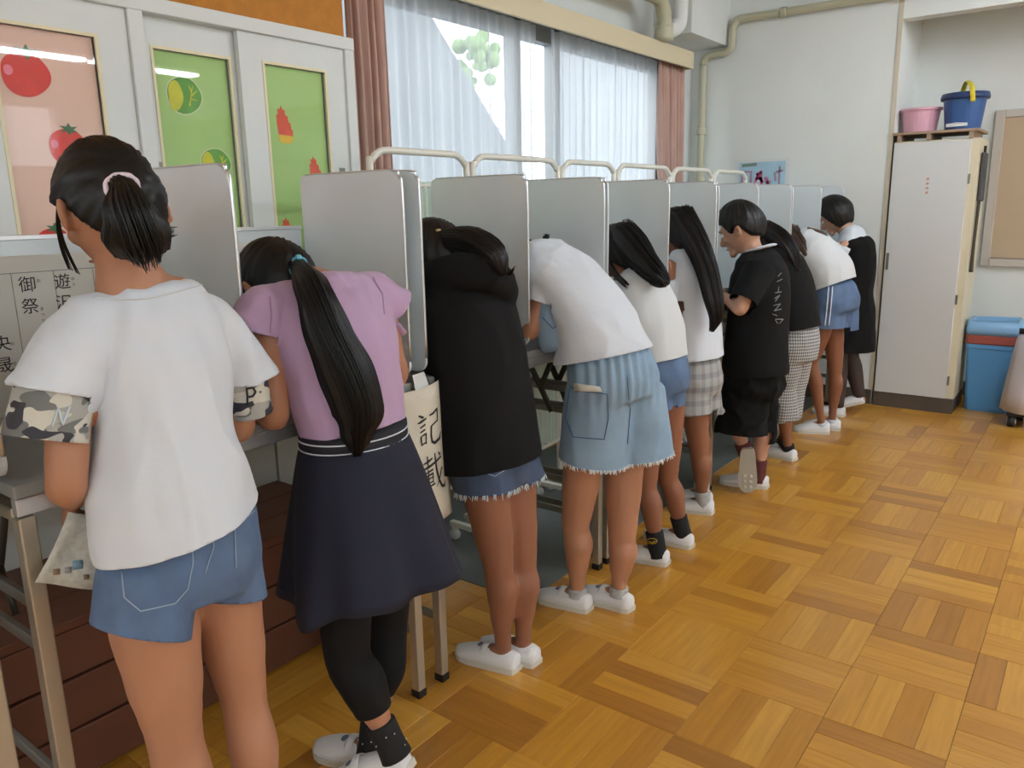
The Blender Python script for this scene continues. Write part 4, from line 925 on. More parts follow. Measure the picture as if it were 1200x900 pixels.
mb = MB(); sleeve(mb, P(282, 436, x=-1.336), P(293, 483, x=-1.34), .047, (.042, .048)); cuff2 = mb.remesh('camouflage_cuff', m_camo, g, .005, 3, fold(.003, 12, 2))
decal_line(cuff2, bvh(cuff2), [(290, 474), (290, 464), (289, 455), (296, 454), (299, 459), (296, 464), (290, 465)], .0022, 'letter_print', m_ink, .002)
decal_line(cuff, bvh(cuff), [(61, 500), (68, 478), (73, 498), (81, 476)], .0022, 'letter_print', m_fray, .002)
# denim shorts
mb = MB(); hl, hr = P(110, 680, x=-1.275), P(303, 636, x=-1.3); hc = (hl+hr)/2; wl, wr_ = P(130, 620, x=-1.29), P(292, 572, x=-1.3)
shorts(mb, (wl+wr_)/2+V((0, 0, .02)), hc, [(P(172, 660, x=-1.275), P(167, 737, x=-1.27), (.08, .09)), (P(256, 640, x=-1.29), P(263, 695, x=-1.285), (.069, .085))], (hr-hl).length/2*.87, .118, ((wr_-wl).length/2*.88, .1), side=(hr-hl).normalized(), tilt=(0, -.25, 0))
sh1 = mb.remesh('denim_shorts', m_denim, g, .006, 10, fold(.004, 12, 5)); T = bvh(sh1)
for pix in ([(144, 655), (180, 648), (225, 632), (226, 660), (220, 690), (205, 707), (165, 716), (146, 700), (143, 670)], [(274, 610), (290, 605), (298, 598)], [(274, 610), (276, 666)], [(247, 612), (250, 640), (240, 672)], [(200, 640), (230, 622), (270, 598), (292, 585)]):
    decal_line(sh1, T, pix, .0013, 'stitched_seam', m_stitch)
# hair
mb = MB(); kp = hairline([(-1, -.78), (-.6, -.66), (-.3, -.32), (-.12, -.02), (.12, .08), (.35, .1), (.6, .35), (1, .55)])
H.cap(mb, kp, .012, tie=(.1, -.95, .22), amp=.0045, nrid=9); hairc = mb.build('hair', m_hair, g, smooth=True)
T = bvh(hairc); tp = hit(T, 143, 222, .012); mb = MB()
path = [tp+V((-.03, 0, 0)), tp, P(152, 250, x=tp.x+.035), P(160, 275, x=tp.x+.03), P(166, 295, x=tp.x+.012)]
mb.tube(path, [(.016, .016), (.021, .019), (.038, .03), (.05, .03), (.042, .016)], side=V((.45, .9, 0)), n=60, sub=8, ridge=strand_ridge(2, 5, .16), dome=False)
strands(mb, path[1:], [(.018, .018), (.036, .032), (.046, .034), (.046, .024)], 170, .0018, 4)
pa = [tp, P(172, 255, x=tp.x+.02), P(188, 272, x=tp.x+.005), P(198, 272, x=tp.x-.0)]
strands(mb, pa, [(.012, .01), (.018, .014), (.016, .012), (.006, .012)], 60, .0018, 9)
lock = MB()
for k in range(14):
    o_ = random.uniform(-4, 4); lock.tube([P(69+o_*.3, 232, x=-1.40), P(68+o_*.5, 262, x=-1.42), P(74+o_, 290, x=-1.43), P(86+o_*2, 318+o_, x=-1.43)], [.002, .0018, .0014, .0005], n=4)
mb.build('ponytail', m_hair, g, smooth=True); lock.build('side_lock', m_hair, g, smooth=True)
e1 = V((.45, .9, .1)).normalized(); e2 = V((-.45, .2, .85)).normalized(); sc_ = MB()
sc_.tube([tp+(e1*math.cos(a)*.022+e2*math.sin(a)*.021)+V((-.004, 0, .003)) for a in [2*math.pi*i/20 for i in range(21)]], [.0055*(1+.12*math.sin(i*2.4)) for i in range(21)], n=8, sub=2); sc_.build('scrunchie', M('pink_white_band', (232, 214, 226), .7, var=(70, .12)), g, smooth=True)
shoe(g, (-1.19, .645), (-1.42, .59), .98); shoe(g, (-1.2, .79), (-1.43, .79), .98)
# leaflet held in the near hand
lf = thing('leaflet', P(85, 600, x=-1.42), 'small printed leaflet held below the desk by the person with camouflage cuffs', 'leaflet')
q = [P(80, 600, x=-1.415), P(128, 606, x=-1.40), P(118, 692, x=-1.405), P(42, 683, x=-1.42)]; mb = MB(); gr = []
for j in range(7):
    for i in range(7):
        p = q[0].lerp(q[1], i/6).lerp(q[3].lerp(q[2], i/6), j/6); p.x += .006*math.sin(i*1.1+j*.6); gr.append(p)
mb.add(gr, [(a*7+i, a*7+i+1, (a+1)*7+i+1, (a+1)*7+i) for a in range(6) for i in range(6)])
o = mb.build('sheet', M('newsprint', (196, 196, 186), .8, var=(90, .16)), lf, smooth=True); sl = o.modifiers.new('t', 'SOLIDIFY'); sl.thickness = .0008; T = bvh(o)
for (cx, cy, w, mt_) in ((91, 662, 6, M('print_blue', (120, 150, 168), .8)), (66, 670, 4, M('print_rust', (150, 126, 112), .8)), (80, 668, 4, m_line), (101, 676, 3, MATS['print_rust'])): decal_patch(o, T, [(cx-w, cy-w*.8), (cx+w, cy-w), (cx+w, cy+w*.7), (cx-w, cy+w)], 2, 2, 'printed_picture', mt_, .001)

# ---- child in lilac top with long ponytail
Y2 = 1.18
g = person((-1.3, 1.17, 0), 'person bending in lilac top, navy skirt, black leggings and blue hair tie')
H = Head(P(327, 336, x=-1.55), (-.62, 0, -.78), (-.78, .02, .62), 1.02)
wst = P(415, 505, y=1.17); sho = P(380, 352, y=Y2); mb = MB()
basic_body(mb, wst+V((.02, 0, -.1)), wst, P(393, 410, y=1.17), sho, P(365, 335, y=1.17), H, 1.0); H.skull(mb)
kL, kR = P(408, 770, y=1.075), P(452, 745, y=1.24); aL, aR = P(455, 866, x=-1.21), V((-1.352, 1.18, .078))
leg(mb, (-1.32, 1.1, .8), kL, aL, (-1.36, 1.04, .0), 1, .82, False); leg(mb, (-1.32, 1.25, .8), kR, aR, (-1.5, 1.13, .0), 1, .82)
sL, eL, wL = P(312, 372, x=-1.42), P(322, 487, x=-1.395), V((-1.6, 1.06, .97)); sR, eR, wR = P(444, 358, y=1.32), P(464, 440, y=1.36), V((-1.63, 1.32, .97))
arm(mb, sL, eL, wL, .98, hd=(-1, .2, -.05), hn=(0, 0, 1), side=1); arm(mb, sR, eR, wR, .98, hd=(-1, -.2, -.05), hn=(0, 0, 1), side=-1)
mb.remesh('body', m_skin, g, .0065, 5); H.face_parts(g)
mb = MB(); torso(mb, [wst+V((0, 0, .004)), P(405, 455, y=1.17), P(392, 405, y=1.175), P(384, 370, y=Y2), P(377, 345, y=Y2), P(372, 333, y=Y2)], [.126, .138, .157, .166, .14, .07], [.096, .103, .115, .105, .08, .055], n=36)
sleeve(mb, P(345, 356, x=-1.43), P(298, 390, x=-1.415), .05, (.046, .054), mid=[(P(312, 362, x=-1.425), (.05, .054))], cut=(-.05, -.35, -1), body=P(390, 400, y=1.175)); sleeve(mb, P(418, 345, y=1.28), P(460, 362, y=1.36), .05, (.046, .056), mid=[(P(442, 346, y=1.33), (.048, .052))], cut=(.1, .7, -.7), body=P(390, 400, y=1.175))
mb.tube([P(398, 330, y=1.2), P(402, 326, y=1.22), P(410, 332, y=1.25)], .014, n=10)
top = mb.remesh('lilac_top', m_lilac, g, .006, 6, fold(.009, 10, 11, (1, 1.5, .35)))
T = bvh(top)
for pix in ([(316, 348), (318, 370), (316, 390)], [(437, 326), (448, 345), (450, 368)]): decal_line(top, T, pix, .0014, 'sleeve_seam', M('lilac_seam', (176, 142, 180), .8))  # seam lines slightly darker lilac than the top
# skirt with soft folds
hemc = P(440, 679, y=1.17); mb = MB(); R = []; N = 72; rnd = [random.uniform(-1, 1) for _ in range(9)]
for k in range(17):
    t = k/16; c = (wst+V((0, 0, -.005))).lerp(hemc, t); a = .128+.092*t**.8; b = .102+.082*t**.8; ring = []
    for i in range(N):
        th = 2*math.pi*i/N; w = t**1.2*(.07*math.sin(7*th+rnd[0])+.05*math.sin(4*th+rnd[1])+.025*math.sin(13*th+rnd[2]))
        ring.append(c+V((math.cos(th)*b*(1+w), math.sin(th)*a*(1+w), .022*t*math.sin(2*th+2.2)+.01*t*math.sin(5*th))))
    R.append(ring)
inner = [[c_ + (p-c_)*.96+V((0, 0, .004)) for p in r] for r, c_ in ((R[-1], hemc), (R[-4], wst.lerp(hemc, 13/16)))]
MB().rings(R+inner).build('navy_skirt', m_navy, g, smooth=True)
wb = MB(); 
for dz, mt_, rr_ in ((0.0, m_navy, .002),):
    wb.tube([wst+V((0, 0, -.03)), wst+V((0, 0, .014))], [(.135, .107), (.134, .106)], side=YA, n=48, sub=2)
w_ = wb.build('waistband', M('black_elastic', (26, 26, 34), .8), g, smooth=True)
for z in (-.018, .002):
    MB().tube([wst+V((math.cos(a)*.1075, math.sin(a)*.1355, z)) for a in [2*math.pi*i/48 for i in range(49)]], .0018, n=5, sub=1).build('white_stripe', m_tee, w_, smooth=True)
for hp, kn, an, e in (((-1.32, 1.1, .8), kL, aL, .62), ((-1.32, 1.25, .8), kR, aR, .5)):
    hp = V(hp); MB().tube([hp.lerp(kn, .3), hp.lerp(kn, .7), kn, kn.lerp(an, .3)+V((.008, 0, 0)), kn.lerp(an, e), kn.lerp(an, e-.01)], [.076, .06, .053, .054, .044, .036], n=22).build('legging', m_legging, g, smooth=True)
m_dots = M('dotted_black_sock', (20, 19, 21), .85)
for an, kn in ((aL, kL), (aR, kR)):
    s_ = sock(g, an, kn, -.045, .04, .034, m_sockb)
    for k in range(10):
        a = k*2.4; d_ = (kn-an).normalized(); MB().ball(an+d_*(.03-.05*(k % 5)/4)+V((math.cos(a)*.0385, math.sin(a)*.0385, 0)), .0018, nu=6, nv=4).build('dot', m_tee2, s_)
shoe(g, (aL.x+.05, aL.y+.022, aL.z-.072), (-1.365, 1.035, .005), 1, up=(-.4, -.1, 1)); shoe(g, (-1.3, 1.197), (-1.515, 1.13), 1)
mb = MB(); H.cap(mb, full_hair, .013, tie=(.25, -.85, .45), amp=.004, nrid=9, seed=3); hc_ = mb.build('hair', m_hair, g, smooth=True)
T2 = bvh(hc_); tp = hit(T2, 349, 314, .006) or H.at(.02, -.1, .05); mb = MB(); path = [tp+V((-.02, 0, 0)), tp]
for px, py, o_ in ((366, 352, .03), (384, 395, .028), (400, 440, .024), (413, 480, .02), (414, 508, .014), (411, 527, .01)):
    h_ = hit(T, px, py, o_); path.append(h_ or wst+V((.125, -.0, .02+.0*py)))
path[-1] = path[-2]+V((.004, -.004, -.045))
ra = [(.014, .014), (.02, .018), (.037, .026), (.05, .027), (.06, .026), (.056, .022), (.036, .016), (.008, .006)]
mb.tube(path, ra, side=V((.66, .75, .1)), n=72, sub=8, ridge=strand_ridge(5, 6, .16)); strands(mb, path[1:], [(a*.97, b*1.0) for a, b in ra[1:]], 260, .0018, 12)
mb.build('ponytail', m_hair, g, smooth=True)
mb = MB(); e1 = V((.3, .8, .4)).normalized(); e2 = V((-.5, .2, .8)).normalized()
mb.tube([tp+(e1*math.cos(a)*.019+e2*math.sin(a)*.019) for a in [2*math.pi*i/16 for i in range(17)]], .0045, n=8)
for k in range(3): mb.ball(tp+V((.012, -.012, .016))+V((.006*k-.006, .007*(k % 2), .003*k)), .0085, .0075, .007, nu=10, nv=8)
mb.build('blue_hair_tie', M('sky_blue_tie', (110, 190, 214), .5), g, smooth=True)

# ---- generic helper for the others
def figure(spec):
    g = person((spec['x'], spec['y'], 0), spec['label']); y = spec['y']; s = spec.get('s', 1)
    Q = lambda a, dy=0: P(a[0], a[1], y=y+dy)
    H = Head(Q(spec['head'], spec.get('hdy', 0)), spec['hf'], spec['hu'], spec.get('hs', s))
    sp = [Q(p) for p in spec['spine']]     # pelvis, waist, chest, shoulders, neck
    mb = MB(); basic_body(mb, *sp, H, s); H.skull(mb, spec.get('ears', False))
    for kk, (hip, kn, an, toe) in enumerate(spec['legs']): leg(mb, hip, kn, an, toe, s, spec.get('thick', .88), kk not in spec.get('nofoot', ()))
    for k, (sh, el, wr, hd_) in enumerate(spec['arms']): arm(mb, sh, el, wr, s, hd=hd_, hn=(0, 0, 1), side=1 if k == 0 else -1)
    b = mb.remesh('body', spec.get('skin', m_skin), g, .008, 5); H.face_parts(g)
    return g, H, sp, Q
def desk_arms(y, sho, s=1, dx=.0, wz=.972, spread=.138):
    out = []
    for q in (-1, 1):
        sh = V(sho)+V((-.01, q*spread, -.02)); wr = V((min(-1.62, sh.x-.1)+dx, y+q*.09, wz)); el = sh.lerp(wr, .5)+V((.06, q*.025, -.07)); out.append((sh, el, wr, (-1, -q*.3, -.05)))
    return out
def ank(h, t): h, t = V((h[0], h[1], 0)), V((t[0], t[1], 0)); return h+(t-h).normalized()*.05+V((0, 0, .078))
# ---- dark hooded sweatshirt
y = 1.74; sho = P(543, 340, y=y)
f3 = [((-1.297, 1.722), (-1.514, 1.697)), ((-1.268, 1.785), (-1.48, 1.775))]
L3 = [((-1.385, 1.68, .66), P(584, 662, y=1.69), ank(*f3[0]), (-1.5, 1.7, .01)), ((-1.37, 1.80, .66), P(612, 655, y=1.79), ank(*f3[1]), (-1.47, 1.78, .01))]
g, H, sp, Q = figure(dict(x=-1.33, y=y, label='person in plain black hooded sweatshirt and frayed dark denim shorts', head=(513, 303), hf=(-.72, 0, -.7), hu=(-.7, 0, .72), spine=[(572, 555), (560, 480), (550, 400), (543, 345), (532, 318)], legs=L3, arms=desk_arms(y+.02, sho+V((0, .022, 0)), 1), skin=m_skin_tan, s=1.0))
mb = MB(); torso(mb, [Q((576, 540)), Q((569, 490)), Q((557, 420)), Q((547, 370)), Q((540, 338)), Q((533, 318))], [.172, .17, .172, .172, .145, .08], [.135, .128, .128, .122, .098, .075], n=36)
for sh, el, wr, _ in desk_arms(y+.02, sho+V((0, .022, 0)), 1):
    mb.tube([sh, sh.lerp(el, .3), el, el.lerp(wr, .5), wr], [.06, .054, .048, .044, .037], n=18)
mb.tube([Q((500, 326), -.12), Q((535, 318), -.1), Q((575, 322), -.02), Q((592, 345), .08), Q((585, 360), .14)], [(.03, .04), (.034, .045), (.038, .048), (.034, .045), (.02, .03)], n=16)
ho = mb.remesh('hooded_sweatshirt', m_blackc, g, .007, 6, fold(.008, 7, 21))
mb = MB(); shorts(mb, Q((572, 520)), Q((577, 545)), [(Q((568, 545), -.06), Q((571, 575), -.065), (.084, .088)), (Q((602, 540), .06), Q((607, 563), .065), (.078, .082))], .15, .118, (.14, .1))
sh3 = mb.remesh('denim_shorts', m_denimd, g, .007, 4, fold(.004, 12, 4)); zs = sorted(v.co.z for v in sh3.data.vertices); zmin = zs[len(zs)//60]
T = bvh(sh3); decal_line(sh3, T, [(555, 550), (580, 558), (604, 543)], .0014, 'stitched_seam', m_stitch)
fringe(sh3, sh3, lambda p: p.z < zmin+.018, 'frayed_hem', m_fray, 240, .016)
for (h_, t_) in f3: shoe(g, h_, t_, .97)
mb = MB(); H.cap(mb, full_hair, .015, tie=(.1, -.8, .55), amp=.005, nrid=8, seed=9); hc_ = mb.build('hair', m_hairb, g, smooth=True); mb = MB()
path = [Q((512, 280)), Q((530, 282), -.02), Q((556, 286), -.02), Q((580, 300), -.03), Q((590, 322), -.03)]; ra = [(.02, .02), (.034, .034), (.042, .045), (.034, .034), (.012, .012)]
mb.tube(path, ra, n=60, sub=8, ridge=strand_ridge(7, 6, .14)); strands(mb, path, [(a, b) for a, b in ra], 120, .002, 5)
for k in range(8): mb.tube([Q((588, 312), -.03), Q((594+k*.6, 322), -.04), Q((597+k, 318-k), -.05)], [.003, .002, .0006], n=4)
mb.build('ponytail', m_hairb, g, smooth=True); MB().ball(Q((514, 270), -.04), .008, .01, .005).build('hair_clip', M('pale_gold', (206, 190, 130), .3, metal=.6), g, smooth=True)
# ---- bent child in loose light denim shorts
y = 2.2
f4 = [((-1.308, 2.163), (-1.515, 2.142)), ((-1.19, 2.243), (-1.41, 2.245))]
L4 = [((-1.28, 2.12, .78), P(675, 612, y=2.14), ank(*f4[0]), (-1.5, 2.14, .01)), ((-1.24, 2.28, .78), P(729, 626, y=2.25), ank(*f4[1]), (-1.4, 2.24, .01))]
A4 = [(P(646, 326, y=2.11), P(621, 388, y=2.04), V((-1.72, 2.13, .972)), (-1, .2, -.05)), (P(655, 318, y=2.34), V((-1.58, 2.38, 1.0)), V((-1.74, 2.3, .972)), (-1, -.2, -.05))]
g, H, sp, Q = figure(dict(x=-1.28, y=y, label='person bent forward in white shirt and loose light blue denim shorts', head=(598, 306), hf=(-.55, 0, -.83), hu=(-.83, 0, .55), spine=[(718, 455), (702, 395), (675, 342), (652, 312), (632, 302)], legs=L4, arms=A4, skin=m_skin, s=1.0, thick=.95))
ax_ = YA
mb = MB(); torso(mb, [Q((707, 416)), Q((702, 390)), Q((690, 361)), Q((669, 334)), Q((652, 315)), Q((640, 303)), Q((626, 297))], [.168, .166, .162, .16, .15, .12, .075], [.158, .122, .1, .092, .083, .07, .055], n=36)
sleeve(mb, P(648, 318, y=2.12), A4[0][0].lerp(A4[0][1], .5), .056, .05, body=sp[2]); sleeve(mb, P(655, 318, y=2.28), (-1.58, 2.4, 1.12), .052, .046, body=sp[2])
tee = mb.remesh('t_shirt', m_tee, g, .007, 6, fold(.007, 8, 31, (1, 1, 1)))
mb = MB(); mb.tube([Q((644, 350), -.1), Q((647, 375), -.1), Q((652, 398), -.095), Q((655, 408), -.09)], [(.05, .045), (.06, .058), (.058, .062), (.045, .05)], side=YA, n=20, sub=4)
bib = mb.remesh('denim_bib', m_deniml, g, .007, 3, fold(.006, 14, 8)); T = bvh(bib)
decal_line(bib, T, [(636, 372), (648, 385), (664, 372)], .0016, 'stitched_seam', m_stitchd)
MB().tube([Q((645, 406), -.1), Q((656, 408), -.1), Q((668, 412), -.09)], [.012, .018, .012], n=10).remesh('lining_edge', M('lilac_grey_lining', (176, 162, 170), .85), g, .006, 2)
mb = MB(); shorts(mb, Q((711, 408)), Q((719, 448)), [(Q((703, 455), -.06), Q((695, 540), -.07), (.105, .115)), (Q((740, 455), .065), Q((750, 534), .075), (.102, .112))], .165, .14, (.135, .115))
def gath(p, n_):
    w = max(0, min(1, (p.z-.72)/.2)); return fold(.006, 8, 9)(p, n_)+w*.006*math.sin((p.y+p.x)*150)
sh4 = mb.remesh('denim_shorts', m_deniml, g, .007, 14, gath); T = bvh(sh4); zs = sorted(v.co.z for v in sh4.data.vertices); zmin = zs[len(zs)//60]
decal_line(sh4, T, [(668, 452), (674, 458), (700, 460), (712, 462), (713, 490), (708, 515), (672, 512), (663, 490), (668, 455)], .0016, 'stitched_seam', m_stitchd)
decal_patch(sh4, T, [(674, 449), (704, 453), (706, 459), (674, 458)], 4, 1, 'paper_in_pocket', m_paper, .005)
decal_line(sh4, T, [(735, 440), (738, 480), (735, 520)], .0014, 'side_seam', m_stitchd)
fringe(sh4, sh4, lambda p: p.z < zmin+.02, 'frayed_hem', M('white_fray', (226, 230, 230), .9), 320, .012)
for (h_, t_), l_ in zip(f4, L4): shoe(g, h_, t_, .98); sock(g, l_[2], l_[1], -.03, .0, .032, m_sockg)
mb = MB(); H.cap(mb, full_hair, .014, tie=(.1, -.8, .55), amp=.004, seed=4); mb.build('hair', m_hair, g, smooth=True); mb = MB()
path = [Q((610, 292)), Q((624, 288)), Q((636, 286)), Q((641, 275))]; strands(mb, path, [(.02, .015), (.018, .014), (.014, .01), (.004, .004)], 90, .0022, 3); mb.tube(path, [.02, .018, .014, .004], n=24, sub=5, ridge=strand_ridge(1, 4, .15)); mb.build('ponytail', m_hair, g, smooth=True)
# ---- long hair falling over a white blouse, black socks
y = 2.72; sho = P(742, 338, y=y)
f5 = [((-1.247, 2.648), (-1.455, 2.62)), ((-1.236, 2.848), (-1.45, 2.84))]
L5 = [((-1.35, 2.65, .72), P(757, 568, y=2.64), ank(*f5[0]), (-1.44, 2.63, .01)), ((-1.33, 2.79, .72), P(782, 558, y=2.8), ank(*f5[1]), (-1.44, 2.84, .01))]
g, H, sp, Q = figure(dict(x=-1.3, y=y, label='person in cream blouse and denim shorts with yellow-badged black socks', head=(729, 296), hf=(-.75, -.05, -.66), hu=(-.66, 0, .75), spine=[(770, 450), (766, 410), (756, 365), (744, 335), (735, 320)], legs=L5, arms=desk_arms(y, sho, .95), skin=m_skin_tan, s=.95))
mb = MB(); torso(mb, [Q((768, 420)), Q((764, 390)), Q((758, 365)), Q((750, 342)), Q((742, 328)), Q((735, 320))], [.15, .155, .155, .15, .12, .06], [.115, .115, .11, .1, .075, .05], n=32)
for q in (-1, 1): sh, el, wr, _ = desk_arms(y, sho, .95)[0 if q < 0 else 1]; sleeve(mb, sh+V((0, -q*.02, 0)), sh.lerp(el, .6), .052, .05, body=sp[2])
mb.remesh('blouse', m_tee2, g, .008, 5, fold(.005, 9, 41))
mb = MB(); shorts(mb, Q((768, 415)), Q((771, 442)), [(Q((762, 445), -.06), Q((762, 478), -.065), (.082, .085)), (Q((778, 445), .06), Q((778, 472), .065), (.082, .085))], .15, .118, (.135, .1)); mb.remesh('denim_shorts', m_denim, g, .008, 12, fold(.004, 12, 4))
m_badge = M('yellow_badge', (226, 190, 50), .6)
for k, ((h_, t_), l_) in enumerate(zip(f5, L5)):
    shoe(g, h_, t_, .95, strap=False); s_ = sock(g, l_[2], l_[1], -.05, .05, .034, m_sockb)
    if k == 0:
        T = bvh(s_); decal_line(s_, T, [(764+6*math.cos(a), 634+3.2*math.sin(a)) for a in [2*math.pi*i/12 for i in range(12)]], .0012, 'oval_badge', m_badge, seg=2, closed=True)
        decal_line(s_, T, [(760, 634), (764, 636), (768, 634)], .0016, 'badge_mark', m_badge)
def longhair(g, H, path, ra, seed, mat=None, n=150, capk=full_hair, grow=.014, tie=(0, -.3, .95)):
    mat = mat or m_hair; mb = MB(); H.cap(mb, capk, grow, tie=tie, amp=.004, seed=seed); h_ = mb.build('hair', mat, g, smooth=True)
    mb = MB(); mb.tube(path, ra, n=64, sub=8, ridge=strand_ridge(seed, 6, .13)); strands(mb, path, ra, n, .002, seed); mb.build('long_hair', mat, g, smooth=True); return h_
longhair(g, H, [H.at(0, -.05, .06), Q((744, 292), -.04), Q((760, 312), -.07), Q((774, 325), -.09), Q((781, 332), -.1)], [(.06, .05), (.068, .05), (.055, .035), (.04, .025), (.018, .012)], 6)
mb = MB(); strands(mb, [Q((712, 305), -.07), Q((722, 322), -.1), Q((732, 332), -.13), Q((736, 336), -.14)], [(.01, .01)]*3+[(.006, .006)], 20, .002, 8); mb.build('side_lock', m_hair, g, smooth=True)
# ---- waist-long loose hair, bare shoulder top, plaid shorts
y = 3.22; sho = P(802, 305, y=y)
f6 = [((-1.312, 3.245), (-1.5, 3.2)), ((-1.36, 3.34), (-1.56, 3.32))]
L6 = [((-1.41, 3.16, .7), P(819, 528, y=3.21), ank(*f6[0]), (-1.49, 3.21, .01)), ((-1.42, 3.29, .7), (-1.42, 3.31, .38), ank(*f6[1]), (-1.54, 3.32, .01))]
A6 = desk_arms(y, sho, .95)
g, H, sp, Q = figure(dict(x=-1.38, y=y, label='person in white open-shoulder top and grey plaid shorts', head=(797, 274), hf=(-.85, 0, -.5), hu=(-.5, 0, .85), spine=[(812, 445), (811, 405), (808, 350), (803, 308), (799, 296)], legs=L6, arms=A6, skin=m_skin_tan, s=.95))
mb = MB(); torso(mb, [Q((812, 418)), Q((811, 395)), Q((808, 350)), Q((806, 320)), Q((804, 305)), Q((802, 292))], [.16, .158, .148, .13, .105, .075], [.125, .12, .108, .095, .075, .05], n=32)
for sh, el, wr, _ in A6: sleeve(mb, sh.lerp(el, .45), sh.lerp(el, .95), .05, .06, body=sp[2])
mb.remesh('open_shoulder_top', m_tee, g, .008, 5, fold(.006, 8, 51, (1, 1, .4)))
mb = MB(); shorts(mb, Q((812, 418)), Q((813, 446)), [(Q((806, 450), -.055), Q((808, 484), -.06), (.092, .098)), (Q((820, 450), .055), Q((822, 484), .06), (.09, .095))], .152, .122, (.135, .1))
def ruff(p, n_): return fold(.004, 10, 3)(p, n_)+(.008*math.sin((p.x-p.y)*190) if p.z < zr+.028 else 0)
zr = Q((808, 487)).z; mb.remesh('plaid_shorts', m_plaid, g, .008, 8, ruff)
for (h_, t_), l_ in zip(f6, L6): shoe(g, h_, t_, .97, strap=False); sock(g, l_[2], l_[1], -.05, .022, .034, m_sockg)
longhair(g, H, [H.at(0, -.04, .07), Q((816, 285), -.06), Q((828, 315), -.1), Q((836, 350), -.12), Q((839, 372), -.12), Q((834, 388), -.12)], [(.06, .055), (.055, .045), (.05, .036), (.044, .03), (.03, .02), (.004, .004)], 8, m_hairb, 200)
# ---- boy in black
y = 3.66; sho = P(888, 312, y=y)
fB = [((-1.223, 3.71), (-1.455, 3.665))]
aR = ank(*fB[0]); toeL, heelL = V((-1.275, 3.57, .012)), V((-1.285, 3.575, .225)); aL = V((-1.315, 3.635, .185))
LB = [((-1.3, 3.59, .62), V((-1.4, 3.6, .42)), aL, (-1.3, 3.62, .06)), ((-1.29, 3.72, .62), V((-1.27, 3.72, .34)), aR, (-1.44, 3.67, .01))]
AB = [(P(885, 318, y=3.51), P(868, 362, y=3.42), P(847, 346, y=3.54), (-.7, .5, .4)), (P(892, 313, y=3.8), P(880, 365, y=3.82), P(850, 352, y=3.68), (-.8, -.5, .3))]
g, H, sp, Q = figure(dict(x=-1.3, y=y, label='person in black T-shirt and baggy black shorts standing with one heel raised', head=(869, 268), hf=(-.9, -.08, -.42), hu=(-.42, 0, .9), spine=[(884, 450), (886, 400), (889, 350), (889, 312), (884, 296)], legs=LB, arms=AB, skin=m_skin_fair, s=.97, hs=1.04, ears=True, nofoot=(0,)))
mb = MB(); torso(mb, [Q((885, 436)), Q((886, 405)), Q((889, 360)), Q((890, 325)), Q((888, 306)), Q((886, 294))], [.172, .168, .168, .168, .135, .07], [.15, .145, .138, .125, .095, .062], n=34)
for (sh, el, wr, _), q in zip(AB, (-1, 1)): sleeve(mb, sh+V((.01, -q*.03, .01)), sh.lerp(el, .82), .068, .062, body=sp[2])
tb = mb.remesh('black_t_shirt', m_blackc, g, .008, 5, fold(.006, 7, 61)); T = bvh(tb)
MB().tube([H.at(0, -.05, -.105)+V((math.cos(a)*.058, math.sin(a)*.062, -.012+.018*math.cos(a))) for a in [2*math.pi*i/20 for i in range(21)]], [(.006, .015)]*21, side=V((0, 0, 1)), n=8, sub=1).build('white_collar', m_tee, g, smooth=True)
mb = MB()
for a, b in (((908, 343), (915, 342)), ((911, 343), (912, 336)), ((907, 350), (913, 346)), ((913, 346), (908, 353)), ((906, 358), (914, 356)), ((914, 356), (907, 364)), ((907, 364), (915, 362)), ((910, 330), (916, 327)), ((905, 368), (910, 370)), ((908, 374), (917, 374)), ((917, 374), (913, 379)), ((911, 379), (908, 375)), ((911, 324), (915, 320))):
    q0, q1 = hit(T, *a, .003), hit(T, *b, .003)
    if q0 and q1: mb.tube([q0, q1], .0022, n=5, sub=1)
mb.build('back_lettering', M('grey_print_ink', (124, 124, 124), .8), tb)
mb = MB(); shorts(mb, Q((884, 428)), Q((883, 450)), [(Q((872, 460), -.06), Q((868, 506), -.075), (.105, .118)), (Q((888, 460), .055), Q((886, 514), .065), (.092, .1))], .165, .14, (.14, .11)); mb.remesh('baggy_shorts', m_blacks, g, .008, 4, fold(.012, 10, 5, (1, 1, 1)))
shoe(g, *fB[0], .98, strap=False); sock(g, aR, LB[1][1], -.05, .06, .037, m_sockm); sock(g, aL, LB[0][1], -.05, .05, .037, m_sockm)
so = shoe(g, tuple(heelL), tuple(toeL), .98, up=(-.35, .94, 0), strap=False, sole_mat=M('worn_sole', (176, 168, 152), .7))
fw = (toeL-heelL).normalized(); lt = V((.94, .35, 0)); bk_ = V((.35, -.94, 0))
for k in range(6): MB().ball(heelL.lerp(toeL, .62+.13*(k//2))+lt*(.014 if k % 2 else -.014)+bk_*.003, .0085, .0085, .003, (fw, lt, bk_), 10, 6).build('sole_stud', m_sole, so, smooth=True)
kb = hairline([(-1, -.62), (-.5, -.45), (-.15, -.02), (.1, .02), (.3, -.12), (.42, .05), (.6, .42), (1, .5)])
mb = MB(); H.cap(mb, kb, .017, tie=(0, -.3, 1), amp=.006, nrid=11, seed=12, vol=(1.05, 1.03, 1.02)); mb.build('short_hair', m_hair, g, smooth=True)
